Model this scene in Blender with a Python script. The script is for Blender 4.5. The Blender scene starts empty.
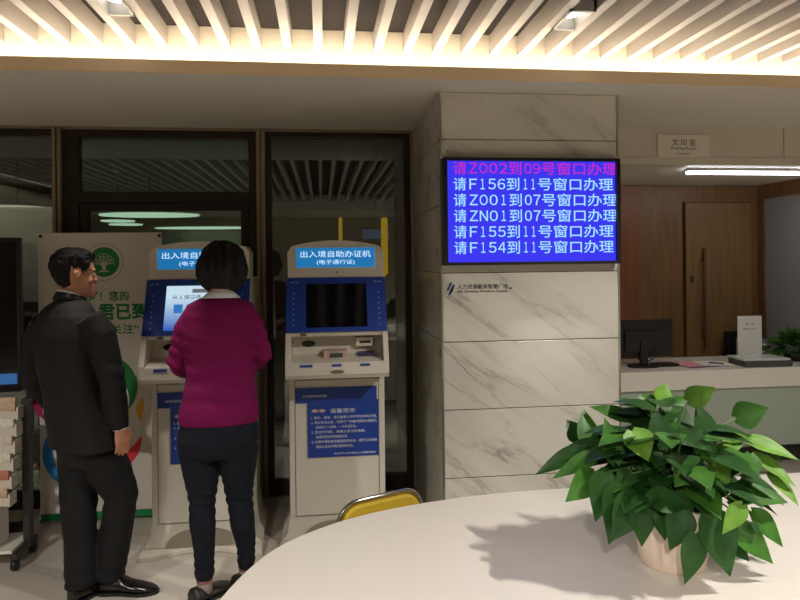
import bpy, bmesh, math, random
from mathutils import Vector, Matrix, noise
random.seed(7)
C = bpy.context.scene.collection
PI = math.pi

# ------------------------------------------------------------------ camera, world, lights, exposure
F_PX, YAW, ROLL, EYE = 650.0, math.radians(6.84), .0105, Vector((0, 0, 1.6))
_f = Vector((math.sin(YAW), math.cos(YAW), 0)); _r = Vector((math.cos(YAW), -math.sin(YAW), 0)); _u = Vector((0, 0, 1))
_R = _r*math.cos(ROLL) - _u*math.sin(ROLL); _U = _u*math.cos(ROLL) + _r*math.sin(ROLL)
cam = bpy.data.cameras.new('camera'); cam_o = bpy.data.objects.new('camera', cam); C.objects.link(cam_o)
cam.sensor_width = 36; cam.lens = 36*F_PX/800; cam.shift_y = -42/800
cam.clip_start = .02; cam.clip_end = 100
m = Matrix((_R, _U, -_f)).transposed().to_4x4(); m.translation = EYE
cam_o.matrix_world = m
bpy.context.scene.camera = cam_o

def at(px, py, X=None, Y=None, Z=None):
    """where the sight line through a spot of the photo meets a given plane of the room"""
    d = _f + _R*((px-400)/F_PX) - _U*((py-258)/F_PX)
    t = (X/d.x) if X is not None else (Y/d.y) if Y is not None else (Z-EYE.z)/d.z
    return EYE + d*t

w = bpy.data.worlds.new('world'); bpy.context.scene.world = w; w.use_nodes = True
w.node_tree.nodes['Background'].inputs[0].default_value = (1, .93, .84, 1)
w.node_tree.nodes['Background'].inputs[1].default_value = .0
vs = bpy.context.scene.view_settings
vs.view_transform = 'Standard'; vs.look = 'None'; vs.gamma = 1; vs.use_curve_mapping = False
vs.exposure = 0.0
SPOT_W = 46; DOWN_W = 140
COVE_E = 40.0

# ------------------------------------------------------------------ materials
def srgb(r, g, b):
    f = lambda c: ((c/255+.055)/1.055)**2.4 if c > 10 else c/255/12.92
    return (f(r), f(g), f(b), 1)
def mat(name, col, rough=.5, metal=0, emit=None, es=0, spec=.5, noise_amt=0, noise_scale=20, bump=0, bump_scale=60, coat=0, stretch=None):
    mt = bpy.data.materials.new(name); mt.use_nodes = True
    nt = mt.node_tree; b = nt.nodes['Principled BSDF']
    b.inputs['Base Color'].default_value = col; b.inputs['Roughness'].default_value = rough
    b.inputs['Metallic'].default_value = metal; b.inputs['Specular IOR Level'].default_value = spec
    b.inputs['Coat Weight'].default_value = coat
    if emit:
        b.inputs['Emission Color'].default_value = emit; b.inputs['Emission Strength'].default_value = es
    if noise_amt or bump:
        tc = nt.nodes.new('ShaderNodeTexCoord'); mp = nt.nodes.new('ShaderNodeMapping')
        nt.links.new(tc.outputs['Object'], mp.inputs[0])
        if stretch: mp.inputs['Scale'].default_value = stretch
    if noise_amt:
        n = nt.nodes.new('ShaderNodeTexNoise'); n.inputs['Scale'].default_value = noise_scale; n.inputs['Detail'].default_value = 5
        nt.links.new(mp.outputs[0], n.inputs['Vector'])
        r = nt.nodes.new('ShaderNodeValToRGB')
        r.color_ramp.elements[0].position = .3; r.color_ramp.elements[1].position = .7
        r.color_ramp.elements[0].color = tuple(c*(1-noise_amt) for c in col[:3])+(1,)
        r.color_ramp.elements[1].color = tuple(min(1, c*(1+noise_amt)) for c in col[:3])+(1,)
        nt.links.new(n.outputs['Fac'], r.inputs[0]); nt.links.new(r.outputs[0], b.inputs['Base Color'])
    if bump:
        n = nt.nodes.new('ShaderNodeTexNoise'); n.inputs['Scale'].default_value = bump_scale; n.inputs['Detail'].default_value = 3
        nt.links.new(mp.outputs[0], n.inputs['Vector'])
        bp = nt.nodes.new('ShaderNodeBump'); bp.inputs['Strength'].default_value = bump; bp.inputs['Distance'].default_value = .01
        nt.links.new(n.outputs['Fac'], bp.inputs['Height']); nt.links.new(bp.outputs[0], b.inputs['Normal'])
    return mt

def marble(name, base, vein, rough, scale=1.0, amt=1.0, rot=(.0, .6, .0), coat=0):
    mt = bpy.data.materials.new(name); mt.use_nodes = True
    nt = mt.node_tree; b = nt.nodes['Principled BSDF']; L = nt.links
    b.inputs['Roughness'].default_value = rough; b.inputs['Coat Weight'].default_value = coat; b.inputs['Coat Roughness'].default_value = .05
    tc = nt.nodes.new('ShaderNodeTexCoord'); mp = nt.nodes.new('ShaderNodeMapping'); L.new(tc.outputs['Object'], mp.inputs[0])
    mp.inputs['Rotation'].default_value = rot
    mp2 = nt.nodes.new('ShaderNodeMapping'); L.new(mp.outputs[0], mp2.inputs[0]); mp2.inputs['Scale'].default_value = (.8*scale, 3*scale, 4.2*scale)
    n1 = nt.nodes.new('ShaderNodeTexNoise'); n1.inputs['Scale'].default_value = 1.1; n1.inputs['Detail'].default_value = 8; n1.inputs['Roughness'].default_value = .62; n1.inputs['Distortion'].default_value = .35
    L.new(mp2.outputs[0], n1.inputs['Vector'])
    s = nt.nodes.new('ShaderNodeMath'); s.operation = 'SUBTRACT'; s.inputs[1].default_value = .5; L.new(n1.outputs['Fac'], s.inputs[0])
    a = nt.nodes.new('ShaderNodeMath'); a.operation = 'ABSOLUTE'; L.new(s.outputs[0], a.inputs[0])
    r = nt.nodes.new('ShaderNodeValToRGB'); r.color_ramp.elements[0].position = 0; r.color_ramp.elements[0].color = (1, 1, 1, 1)
    r.color_ramp.elements[1].position = .035; r.color_ramp.elements[1].color = (0, 0, 0, 1); L.new(a.outputs[0], r.inputs[0])
    n2 = nt.nodes.new('ShaderNodeTexNoise'); n2.inputs['Scale'].default_value = 1.6; n2.inputs['Detail'].default_value = 4; L.new(mp2.outputs[0], n2.inputs['Vector'])
    r2 = nt.nodes.new('ShaderNodeValToRGB'); r2.color_ramp.elements[0].position = .42; r2.color_ramp.elements[1].position = .68; L.new(n2.outputs['Fac'], r2.inputs[0])
    mu = nt.nodes.new('ShaderNodeMath'); mu.operation = 'MULTIPLY'; L.new(r.outputs[0], mu.inputs[0]); L.new(r2.outputs[0], mu.inputs[1])
    m2 = nt.nodes.new('ShaderNodeMath'); m2.operation = 'MULTIPLY_ADD'; L.new(mu.outputs[0], m2.inputs[0]); m2.inputs[1].default_value = .6*amt
    m3 = nt.nodes.new('ShaderNodeMath'); m3.operation = 'MULTIPLY'; L.new(r2.outputs[0], m3.inputs[0]); m3.inputs[1].default_value = .22*amt; L.new(m3.outputs[0], m2.inputs[2])
    mx = nt.nodes.new('ShaderNodeMix'); mx.data_type = 'RGBA'; mx.inputs[6].default_value = base; mx.inputs[7].default_value = vein
    L.new(m2.outputs[0], mx.inputs[0]); L.new(mx.outputs[2], b.inputs['Base Color'])
    return mt

def glass(name, tint, ior=1.5):
    mt = bpy.data.materials.new(name); mt.use_nodes = True; nt = mt.node_tree; nt.nodes.clear(); L = nt.links
    o = nt.nodes.new('ShaderNodeOutputMaterial'); mx = nt.nodes.new('ShaderNodeMixShader'); L.new(mx.outputs[0], o.inputs[0])
    t = nt.nodes.new('ShaderNodeBsdfTransparent'); t.inputs[0].default_value = tint
    g = nt.nodes.new('ShaderNodeBsdfGlossy'); g.inputs[0].default_value = (.95, 1, .98, 1); g.inputs['Roughness'].default_value = .004
    f = nt.nodes.new('ShaderNodeFresnel'); f.inputs[0].default_value = ior
    L.new(f.outputs[0], mx.inputs[0]); L.new(t.outputs[0], mx.inputs[1]); L.new(g.outputs[0], mx.inputs[2])
    return mt

def wood(name, c1, c2, rough=.35):
    mt = bpy.data.materials.new(name); mt.use_nodes = True; nt = mt.node_tree; b = nt.nodes['Principled BSDF']; L = nt.links
    b.inputs['Roughness'].default_value = rough
    tc = nt.nodes.new('ShaderNodeTexCoord'); mp = nt.nodes.new('ShaderNodeMapping'); L.new(tc.outputs['Object'], mp.inputs[0]); mp.inputs['Scale'].default_value = (14, 14, .8)
    n = nt.nodes.new('ShaderNodeTexNoise'); n.inputs['Scale'].default_value = 3; n.inputs['Detail'].default_value = 8; n.inputs['Distortion'].default_value = .6; L.new(mp.outputs[0], n.inputs['Vector'])
    r = nt.nodes.new('ShaderNodeValToRGB'); r.color_ramp.elements[0].position = .3; r.color_ramp.elements[1].position = .7
    r.color_ramp.elements[0].color = c1; r.color_ramp.elements[1].color = c2
    L.new(n.outputs['Fac'], r.inputs[0]); L.new(r.outputs[0], b.inputs['Base Color'])
    return mt

M = {}
M['ceil_dark'] = mat('dark ceiling void', srgb(36, 28, 22), .9)
M['slat'] = mat('white painted slat', srgb(168, 160, 150), .6)
M['soffit'] = mat('soffit paint', srgb(214, 207, 193), .8, bump=.03)
M['lip'] = mat('cream soffit edge', srgb(226, 200, 160), .7)
M['cove'] = mat('cream cove board', srgb(240, 228, 204), .7)
M['led'] = mat('warm cove light strip', (1, .8, .5, 1), .5, emit=(1, .90, .77, 1), es=COVE_E)
M['pillar'] = marble('pillar marble', srgb(208, 204, 191), srgb(132, 124, 114), .22, 1.0, 1.0, (0, -.62, 0))
M['floor'] = marble('floor marble', srgb(196, 188, 176), srgb(128, 116, 104), .16, .55, .8, (0, 0, .5))
M['gap'] = mat('tile joint', srgb(95, 84, 72), .8)
M['steel'] = mat('corner trim steel', srgb(190, 185, 175), .3, 1)
M['wall'] = mat('wall paint', srgb(190, 180, 160), .8, bump=.03)
M['fascia'] = mat('stone fascia', srgb(205, 197, 180), .45, noise_amt=.03, noise_scale=4)
M['frame'] = mat('dark bronze frame', srgb(50, 40, 33), .4, .5)
M['frame_l'] = mat('bronze trim', srgb(140, 122, 102), .4, .3)
M['glass'] = glass('dark glass', (.49, .51, .48, 1), 2.05)
M['glass_g'] = glass('greenish door glass', (.52, .68, .62, 1), 2.05)
M['wood'] = wood('brown wood veneer', srgb(118, 82, 50), srgb(142, 104, 66))
M['wood2'] = wood('door wood veneer', srgb(126, 94, 58), srgb(150, 116, 74))
M['wood_red'] = wood('reddish wood veneer', srgb(130, 78, 44), srgb(150, 92, 54))
M['white'] = mat('white solid surface', srgb(232, 226, 214), .25, spec=.4)
M['table'] = mat('white table laminate', srgb(226, 218, 206), .3, spec=.4)
M['counter_g'] = mat('grey green counter panel', srgb(176, 186, 170), .45)
M['black'] = mat('black plastic', srgb(22, 22, 24), .35)
M['screen_off'] = mat('switched off screen', srgb(8, 9, 12), .08)
M['chrome'] = mat('chrome', srgb(200, 198, 195), .12, 1)
M['kiosk'] = mat('cream kiosk metal', srgb(214, 207, 192), .38)
M['kiosk_in'] = mat('kiosk recess', srgb(196, 188, 172), .45)
M['blue'] = mat('kiosk blue panel', srgb(22, 58, 150), .35)
M['blue2'] = mat('blue sticker', srgb(26, 62, 150), .45)
M['line'] = mat('panel seam', srgb(110, 100, 84), .6)
M['white_ink'] = mat('white lettering', srgb(225, 228, 235), .6)
M['sign'] = mat('lit blue sign', srgb(20, 120, 200), .3, emit=srgb(30, 135, 205), es=.55)
M['sign_txt'] = mat('lit sign lettering', srgb(230, 245, 255), .3, emit=srgb(215, 245, 255), es=.85)
M['tv'] = mat('blue display', srgb(10, 10, 60), .2, emit=srgb(56, 52, 238), es=1.0)
M['tv_txt'] = mat('pale cyan display lettering', srgb(10, 10, 60), .2, emit=srgb(165, 225, 255), es=1.0)
M['tv_red'] = mat('magenta display lettering', srgb(10, 10, 60), .2, emit=srgb(196, 40, 190), es=1.0)
M['red'] = mat('red mark', srgb(190, 30, 40), .5)
M['ban'] = mat('banner vinyl', srgb(216, 208, 196), .6)
M['g1'] = mat('green print', srgb(18, 128, 60), .6)
M['b1'] = mat('blue print', srgb(30, 125, 200), .6)
M['m1'] = mat('magenta print', srgb(190, 30, 100), .6)
M['r1'] = mat('red print', srgb(225, 50, 60), .6)
M['y1'] = mat('yellow print', srgb(225, 170, 40), .6)
M['yellow'] = mat('yellow fabric', srgb(190, 160, 40), .6, bump=.15, bump_scale=300)
M['yellow_glow'] = mat('self-lit yellow paint', srgb(225, 185, 20), .5, emit=srgb(225, 185, 10), es=1.1)  # no lamp: emission added so the posts read brighter through dark glass
M['skin'] = mat('skin', srgb(172, 118, 88), .5, noise_amt=.05, noise_scale=30)
M['skin2'] = mat('pale skin', srgb(200, 158, 134), .5, noise_amt=.05, noise_scale=30)
M['hair'] = mat('black hair', srgb(12, 9, 8), .62, spec=.3, bump=.8, bump_scale=60, stretch=(6, 6, .6))
M['hair2'] = mat('dark brown hair', srgb(24, 13, 12), .5, spec=.35, bump=.8, bump_scale=50, stretch=(6, 6, .5))
M['suit'] = mat('black suit wool', srgb(19, 17, 17), .8, spec=.3, noise_amt=.1, noise_scale=200, bump=.2, bump_scale=12)
M['trous'] = mat('black trousers wool', srgb(17, 16, 17), .8, spec=.3, bump=.3, bump_scale=10)
M['sweater'] = mat('burgundy knit', srgb(108, 12, 68), .88, spec=.2, noise_amt=.12, noise_scale=120, bump=.45, bump_scale=14)
M['jeans'] = mat('dark navy denim', srgb(12, 17, 28), .85, spec=.3, noise_amt=.15, noise_scale=150, bump=.4, bump_scale=16)
M['shirt'] = mat('white shirt', srgb(225, 225, 225), .7)
M['leather'] = mat('black polished leather', srgb(14, 12, 12), .18)
M['shoe_b'] = mat('dark brown leather', srgb(34, 27, 25), .45)
M['sock'] = mat('greyish sock', srgb(150, 132, 128), .8)
M['pink'] = mat('pink pattern', srgb(150, 96, 104), .8)
M['pot'] = mat('cream glazed pot', srgb(236, 214, 196), .35)
M['soil'] = mat('potting soil', srgb(45, 33, 24), .9, bump=.8)
M['stem'] = mat('green stem', srgb(92, 116, 56), .5)
M['paper'] = mat('white paper', srgb(235, 232, 226), .7)
M['paper_p'] = mat('pink paper', srgb(232, 160, 168), .7)
M['folder'] = mat('purple folder', srgb(80, 50, 100), .5)
M['yellow_n'] = mat('yellow note', srgb(220, 205, 110), .7)
M['scan'] = mat('grey scanner body', srgb(70, 72, 72), .5)
M['scan_l'] = mat('pale scanner lid', srgb(205, 210, 205), .25)
M['ink'] = mat('dark ink', srgb(60, 55, 55), .6)
M['logo'] = mat('dark blue logo', srgb(30, 60, 110), .5)
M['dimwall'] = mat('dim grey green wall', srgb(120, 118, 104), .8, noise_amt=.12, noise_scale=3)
M['lamp'] = mat('lamp glow', (1, 1, 1, 1), .5, emit=(1, .96, .88, 1), es=5)
M['tube'] = mat('cool tube light', (1, 1, 1, 1), .5, emit=(.95, .98, 1, 1), es=14)
M['oval'] = mat('oval ceiling light', (1, 1, 1, 1), .5, emit=(1, .93, .78, 1), es=1.3)
M['lamp_box'] = mat('lamp housing grey', srgb(150, 146, 138), .5)
M['dark_m'] = mat('dark grey metal', srgb(62, 58, 55), .45, .4)
M['greywall'] = mat('bluish grey wall', srgb(168, 170, 176), .6)
M['led_scr'] = mat('blue lit screen bar', srgb(40, 90, 160), .3, emit=srgb(60, 110, 170), es=.5)
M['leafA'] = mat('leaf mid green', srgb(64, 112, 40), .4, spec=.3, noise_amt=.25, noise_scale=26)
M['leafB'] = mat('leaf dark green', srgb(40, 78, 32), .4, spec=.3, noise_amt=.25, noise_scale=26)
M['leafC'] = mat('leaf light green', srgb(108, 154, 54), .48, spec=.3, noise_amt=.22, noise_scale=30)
def screen_mat():
    mt = mat('lit touch screen', srgb(20, 60, 120), .2, emit=(0, 0, 1, 1), es=.9); nt = mt.node_tree; b = nt.nodes['Principled BSDF']
    tc = nt.nodes.new('ShaderNodeTexCoord'); s = nt.nodes.new('ShaderNodeSeparateXYZ'); nt.links.new(tc.outputs['Generated'], s.inputs[0])
    r = nt.nodes.new('ShaderNodeValToRGB'); e = r.color_ramp.elements; e[0].position = 0; e[0].color = srgb(30, 90, 190); e[1].position = .75; e[1].color = srgb(205, 232, 245)
    nt.links.new(s.outputs[2], r.inputs[0]); nt.links.new(r.outputs[0], b.inputs['Emission Color'])
    return mt
M['scr_on'] = screen_mat()

# ------------------------------------------------------------------ mesh builder
class MB:
    def __init__(s): s.v = []; s.f = []; s.mi = []; s.sm = []
    def add(s, vs_, fs, mi=0, smooth=False):
        b = len(s.v); s.v += [Vector(v) for v in vs_]
        for f in fs: s.f.append([b+i for i in f]); s.mi.append(mi); s.sm.append(smooth)
        return s
    def box(s, x0, x1, y0, y1, z0, z1, mi=0):
        v = [(x, y, z) for z in (z0, z1) for y in (y0, y1) for x in (x0, x1)]
        return s.add(v, [(0, 2, 3, 1), (4, 5, 7, 6), (0, 1, 5, 4), (2, 6, 7, 3), (0, 4, 6, 2), (1, 3, 7, 5)], mi)
    def prism(s, pts, axis, a, b, mi=0, smooth=False):
        """outline pts (2D) extruded along axis from a to b"""
        def P(p, q):
            return {'x': (q, p[0], p[1]), 'y': (p[0], q, p[1]), 'z': (p[0], p[1], q)}[axis]
        n = len(pts); v = [P(p, a) for p in pts]+[P(p, b) for p in pts]
        s.add(v, [tuple(range(n))[::-1], tuple(range(n, 2*n))], mi)
        s.add(v, [(i, (i+1) % n, n+(i+1) % n, n+i) for i in range(n)], mi, smooth)
        return s
    def loft(s, rings, mi=0, smooth=True, cap=True, closed=True):
        n = len(rings[0]); v = [p for r in rings for p in r]; f = []
        for k in range(len(rings)-1):
            for i in range(n if closed else n-1):
                j = (i+1) % n; f.append((k*n+i, k*n+j, (k+1)*n+j, (k+1)*n+i))
        s.add(v, f, mi, smooth)
        if cap and closed:
            s.add(rings[0], [tuple(range(n))[::-1]], mi, smooth); s.add(rings[-1], [tuple(range(n))], mi, smooth)
        return s
    def tube(s, path, rad, n=10, mi=0, smooth=True, flat=1.0):
        path = [Vector(p) for p in path]
        if not isinstance(rad, (list, tuple)): rad = [rad]*len(path)
        rings = []; nx = None
        for i, p in enumerate(path):
            t = (path[min(i+1, len(path)-1)]-path[max(i-1, 0)]).normalized()
            if nx is None:
                nx = t.cross(Vector((0, 0, 1)) if abs(t.z) < .9 else Vector((0, 1, 0))).normalized()
            nx = (nx-t*nx.dot(t)).normalized(); ny = t.cross(nx)
            rings.append([p+nx*math.cos(a)*rad[i]+ny*math.sin(a)*rad[i]*flat for a in [2*PI*k/n for k in range(n)]])
        return s.loft(rings, mi, smooth)
    def lathe(s, prof, c=(0, 0, 0), n=32, mi=0, smooth=True, cap=True):
        return s.loft([[Vector((c[0]+r*math.cos(2*PI*k/n), c[1]+r*math.sin(2*PI*k/n), c[2]+z)) for k in range(n)] for r, z in prof], mi, smooth, cap)
    def ball(s, c, r, n=14, mi=0, rot=None):
        if not isinstance(r, (list, tuple)): r = (r, r, r)
        rings = []
        for k in range(1, n):
            th = PI*k/n
            ring = []
            for i in range(n):
                q = Vector((r[0]*math.sin(th)*math.cos(2*PI*i/n), r[1]*math.sin(th)*math.sin(2*PI*i/n), r[2]*math.cos(th)))
                if rot: q = rot @ q
                ring.append(Vector(c)+q)
            rings.append(ring)
        return s.loft(rings, mi, True)
    def build(s, name, mats, parent=None, off=None, bevel=0, world=False):
        me = bpy.data.meshes.new(name)
        vv = s.v
        if off is not None: vv = [v-Vector(off) for v in vv]
        me.from_pydata([tuple(v) for v in vv], [], s.f)
        if not isinstance(mats, (list, tuple)): mats = [mats]
        for m_ in mats: me.materials.append(m_)
        me.polygons.foreach_set('material_index', s.mi); me.polygons.foreach_set('use_smooth', s.sm)
        bm = bmesh.new(); bm.from_mesh(me); bmesh.ops.remove_doubles(bm, verts=bm.verts, dist=1e-6); bmesh.ops.recalc_face_normals(bm, faces=bm.faces); bm.to_mesh(me); bm.free()
        me.update()
        o = bpy.data.objects.new(name, me); C.objects.link(o)
        if parent: o.parent = parent
        if bevel:
            b = o.modifiers.new('bevel', 'BEVEL'); b.width = bevel; b.segments = 2; b.limit_method = 'ANGLE'; b.angle_limit = .7
        return o
def tag(o, label=None, cat=None, group=None, kind=None):
    if label: o['label'] = label
    if cat: o['category'] = cat
    if group: o['group'] = group
    if kind: o['kind'] = kind
    return o
def thing(name, label, cat, loc=(0, 0, 0), rz=0, group=None):
    o = bpy.data.objects.new(name, None); C.objects.link(o); o.location = loc; o.rotation_euler = (0, 0, rz); o.empty_display_size = .1
    return tag(o, label, cat, group)
def struct(name, mb, mt, bevel=0): return tag(mb.build(name, mt, bevel=bevel), kind='structure')
def box(*a): return MB().box(*a)
def obj(name, mb, mt, parent=None, **k): return mb.build(name, mt, parent, **k)

def text(name, body, x0, x1, z0, z1, y, mt, parent=None, keep=False, thick=.0008, bold=0):
    """lettering standing in a vertical plane facing -Y, fitted to a rectangle, built as a mesh"""
    cu = bpy.data.curves.new('lettering', 'FONT'); cu.body = body; cu.size = 1; cu.resolution_u = 3; cu.space_line = 1.0; cu.offset = bold
    to = bpy.data.objects.new('lettering', cu); C.objects.link(to)
    dg = bpy.context.evaluated_depsgraph_get(); dg.update()
    me = bpy.data.meshes.new_from_object(to.evaluated_get(dg))
    bpy.data.objects.remove(to); bpy.data.curves.remove(cu)
    xs = [v.co.x for v in me.vertices]; ys = [v.co.y for v in me.vertices]
    a, b, c, d = min(xs), max(xs), min(ys), max(ys)
    sx = (x1-x0)/(b-a); sz = (z1-z0)/(d-c)
    if keep: sx = sz = min(sx, sz)
    for v in me.vertices: v.co = Vector((x0+(v.co.x-a)*sx, y, z0+(v.co.y-c)*sz))
    bm = bmesh.new(); bm.from_mesh(me)
    geo = bmesh.ops.extrude_face_region(bm, geom=list(bm.faces))
    bmesh.ops.translate(bm, verts=[g for g in geo['geom'] if isinstance(g, bmesh.types.BMVert)], vec=(0, thick, 0))
    bmesh.ops.recalc_face_normals(bm, faces=bm.faces); bm.to_mesh(me); bm.free()
    me.materials.clear(); me.materials.append(mt)
    for p in me.polygons: p.use_smooth = False
    me.name = name
    o = bpy.data.objects.new(name, me); C.objects.link(o)
    if parent: o.parent = parent
    return o

# ------------------------------------------------------------------ room shell
XL, XR, YB, YF = -5.2, 6.4, -6.0, 15.0
ZS = 2.48
struct('floor', box(XL, XR, YB, YF, -.1, 0), M['floor'])
struct('wall_left', box(XL-.1, XL, YB, YF, 0, 3), M['wall'])
struct('wall_right', box(XR, XR+.1, YB, YF, 0, 3), M['wall'])
struct('wall_back', box(XL, XR, YB-.1, YB, 0, 3), M['wall'])
struct('ceiling', box(XL, XR, -4.0, 3.62, 2.865, 2.95), M['ceil_dark'])
# soffit over the glass wall with its cove
sf = MB().box(XL, XR, 3.16, 4.6, ZS, ZS+.02)
sf.box(XL, XR, 3.162, 3.19, ZS+.001, ZS+.056)
so = struct('trim_1', sf, M['soffit'], 0)
lip = struct('trim_2', MB().box(XL, XR, 3.145, 3.16, ZS-.002, ZS+.058), M['lip'])
struct('trim_3', MB().box(XL, XR, 3.62, 3.64, ZS+.02, 2.95), M['cove'])
led = tag(obj('cove_light_strip', box(XL+.02, XR-.02, 3.49, 3.53, ZS+.022, ZS+.036), M['led']), 'warm glowing light strip lying in the ceiling cove above the glass wall', 'light strip')
# rear soffit (seen mirrored in the glass)
struct('trim_4', MB().box(XL, XR, -6.0, -4.0, 2.55, 2.95), M['soffit'])
# left side bulkhead and its light strip
struct('trim_5', MB().box(XL, -4.3, -4.0, 3.14, 2.5, 2.52).box(-4.31, -4.3, -4, 3.14, 2.52, 2.6), M['soffit'])
tag(obj('cove_light_strip', box(-4.45, -4.38, -2.6, 1.6, 2.525, 2.54), M['led']), 'warm light strip in the left side ceiling cove, seen mirrored in the leftmost pane', 'light strip')

for k in range(-30, 38):
    x = -.01+k*.165
    if x < -4.25 or x > XR-.1: continue
    tag(obj('ceiling_slat', box(x-.023, x+.023, -3.98, 3.618, 2.752, 2.86), M['slat']),
        'long white painted slat of the slatted ceiling', 'ceiling slat', 'white slats of the ceiling')

# recessed twin downlights between the slats
def downlight(x, y, label, watt, tilt=(0, 0), blend=.35, size=2.5, drop=-.02, z=2.752):
    t = thing('ceiling_downlight', label, 'downlight', (x, y, z), 0, None)
    fr = MB(); w_, l_ = .062, .13
    for a in ((-w_, w_, -l_, -l_+.018), (-w_, w_, l_-.018, l_), (-w_, -w_+.012, -l_, l_), (w_-.012, w_, -l_, l_)):
        fr.box(a[0], a[1], a[2], a[3], -.012, .1)
    obj('housing', fr, M['lamp_box'], t); obj('backing', box(-.05, .05, -.112, .112, .06, .07), M['dark_m'], t)
    for s in (-1, 1):
        b = MB().lathe([(.001, .03), (.03, .032), (.042, .036), (.046, .05), (.046, .058)], (0, s*.052, 0), 24)
        obj('lamp', b, M['lamp'], t)
        L = bpy.data.lights.new('downlight_beam', 'SPOT'); L.energy = watt; L.spot_size = size; L.spot_blend = blend; L.shadow_soft_size = .024
        L.color = (1, .955, .89)
        lo = bpy.data.objects.new('downlight_beam', L); C.objects.link(lo); lo.parent = t; lo.location = (0, s*.052, drop)
        lo.rotation_euler = (tilt[0], tilt[1], 0)
    return t
downlight(-.917, 3.03, 'twin lamp ceiling downlight above the standing man', 42, size=.62, blend=.4, drop=-.14)
downlight(1.222, 3.03, 'twin lamp ceiling downlight above the blue queue display', SPOT_W, size=.62, blend=.4, drop=-.14)
downlight(1.98, 1.2, 'twin lamp downlight over the far right of the white table beyond the frame', 92)
downlight(-2.6, 4.85, 'added unseen twin lamp downlight in the hall behind the leftmost pane', 85, tilt=(.2, 0), size=2.2, z=2.8)  # added lamp, hidden above the lintel, to brighten the grey hall wall
downlight(-2.6, .4, 'added twin lamp fill downlight out of view on the left', 110)  # added unseen lamp that fills the left side and the banner
downlight(-.5, -1.6, 'added twin lamp fill downlight far behind the camera in the middle', DOWN_W)  # added rear lamp for more bounce light, never in view
downlight(2.6, -2.2, 'added twin lamp fill downlight far behind the camera on the right', DOWN_W)  # second rear lamp added as fill, unseen
downlight(4.6, 1.8, 'twin lamp downlight in front of the counter beyond the frame', 90, size=1.5)

# marble pillar
pl = MB(); Z = [0, .055, .424, .787, 1.149, 1.517, 1.88, 2.229, ZS]
x0, x1, y0, y1 = .63, 1.617, 3.4, 4.6
for a, b in zip(Z[:-1], Z[1:]): pl.box(x0, x1, y0, y1, a+.0025, b-.0025)
pillar = struct('wall_pillar', pl, M['pillar'], .0015)
struct('trim_6', box(x0+.006, x1-.006, y0+.006, y1-.01, 0, ZS), M['gap'])
struct('trim_7', MB().box(x0-.004, x0+.006, y0-.004, y0+.008, 0, ZS).box(x1-.006, x1+.004, y0-.004, y0+.008, 0, ZS), M['steel'])

# glass wall with door at y = 4.5
Y = 4.5
struct('wall_behind_glass', MB().box(XL, XR, YF-.1, YF, 0, 3), M['dimwall'])
struct('ceiling_hall', box(XL, XR, 4.6, YF, 2.9, 2.95), M['dimwall'])
struct('wall_hall_right', box(.72, .8, 4.62, YF, 0, 2.9), M['dimwall'])
fr = MB()
fr.box(XL, .63, 4.45, 4.55, 2.462, ZS)
fr.box(-1.722, -1.70, 4.42, 4.56, 0, 2.47); fr.box(-1.690, -1.668, 4.42, 4.56, 0, 2.47); fr.box(-1.70, -1.69, 4.45, 4.56, 0, 2.47)
fr.box(-.430, -.405, 4.42, 4.56, 0, 2.47); fr.box(-.40, -.372, 4.42, 4.56, 0, 2.47); fr.box(-.405, -.40, 4.45, 4.56, 0, 2.47)
fr.box(.61, .63, 4.42, 4.5, 0, 2.47)
struct('trim_8', fr, M['frame_l'], .002)
fd = MB()
fd.box(-1.668, -1.575, 4.46, 4.54, 0, 2.462); fd.box(-.482, -.430, 4.46, 4.54, 0, 2.462)
fd.box(-1.575, -.482, 4.46, 4.54, 2.41, 2.462); fd.box(-1.575, -.482, 4.46, 4.54, 1.985, 2.055)
fd.box(-.372, .61, 4.46, 4.54, 2.43, 2.462); fd.box(-.372, -.335, 4.46, 4.54, 0, 2.43); fd.box(.575, .61, 4.46, 4.54, 0, 2.43); fd.box(-.335, .575, 4.46, 4.54, 0, .1)
fd.box(XL, -1.722, 4.46, 4.54, 2.42, 2.462); fd.box(XL, -1.722, 4.46, 4.54, 0, .1)
struct('trim_9', fd, M['frame'], .002)
struct('window_1', box(XL, -1.722, 4.49, 4.5, .1, 2.42), M['glass'])
struct('window_2', box(-1.575, -.482, 4.49, 4.5, 2.055, 2.41), M['glass_g'])
struct('window_3', box(-.335, .575, 4.49, 4.5, .1, 2.43), M['glass'])
dr = bpy.data.objects.new('door_1', None); C.objects.link(dr); dr['kind'] = 'structure'
df = MB(); df.box(-1.573, -1.515, 4.475, 4.525, .01, 1.98); df.box(-.54, -.484, 4.475, 4.525, .01, 1.98)
df.box(-1.515, -.54, 4.475, 4.525, 1.93, 1.98); df.box(-1.515, -.54, 4.475, 4.525, .01, .12)
obj('door_frame', df, M['frame'], dr, bevel=.003); obj('door_glass', box(-1.515, -.54, 4.493, 4.503, .12, 1.93), M['glass_g'], dr)

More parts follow.
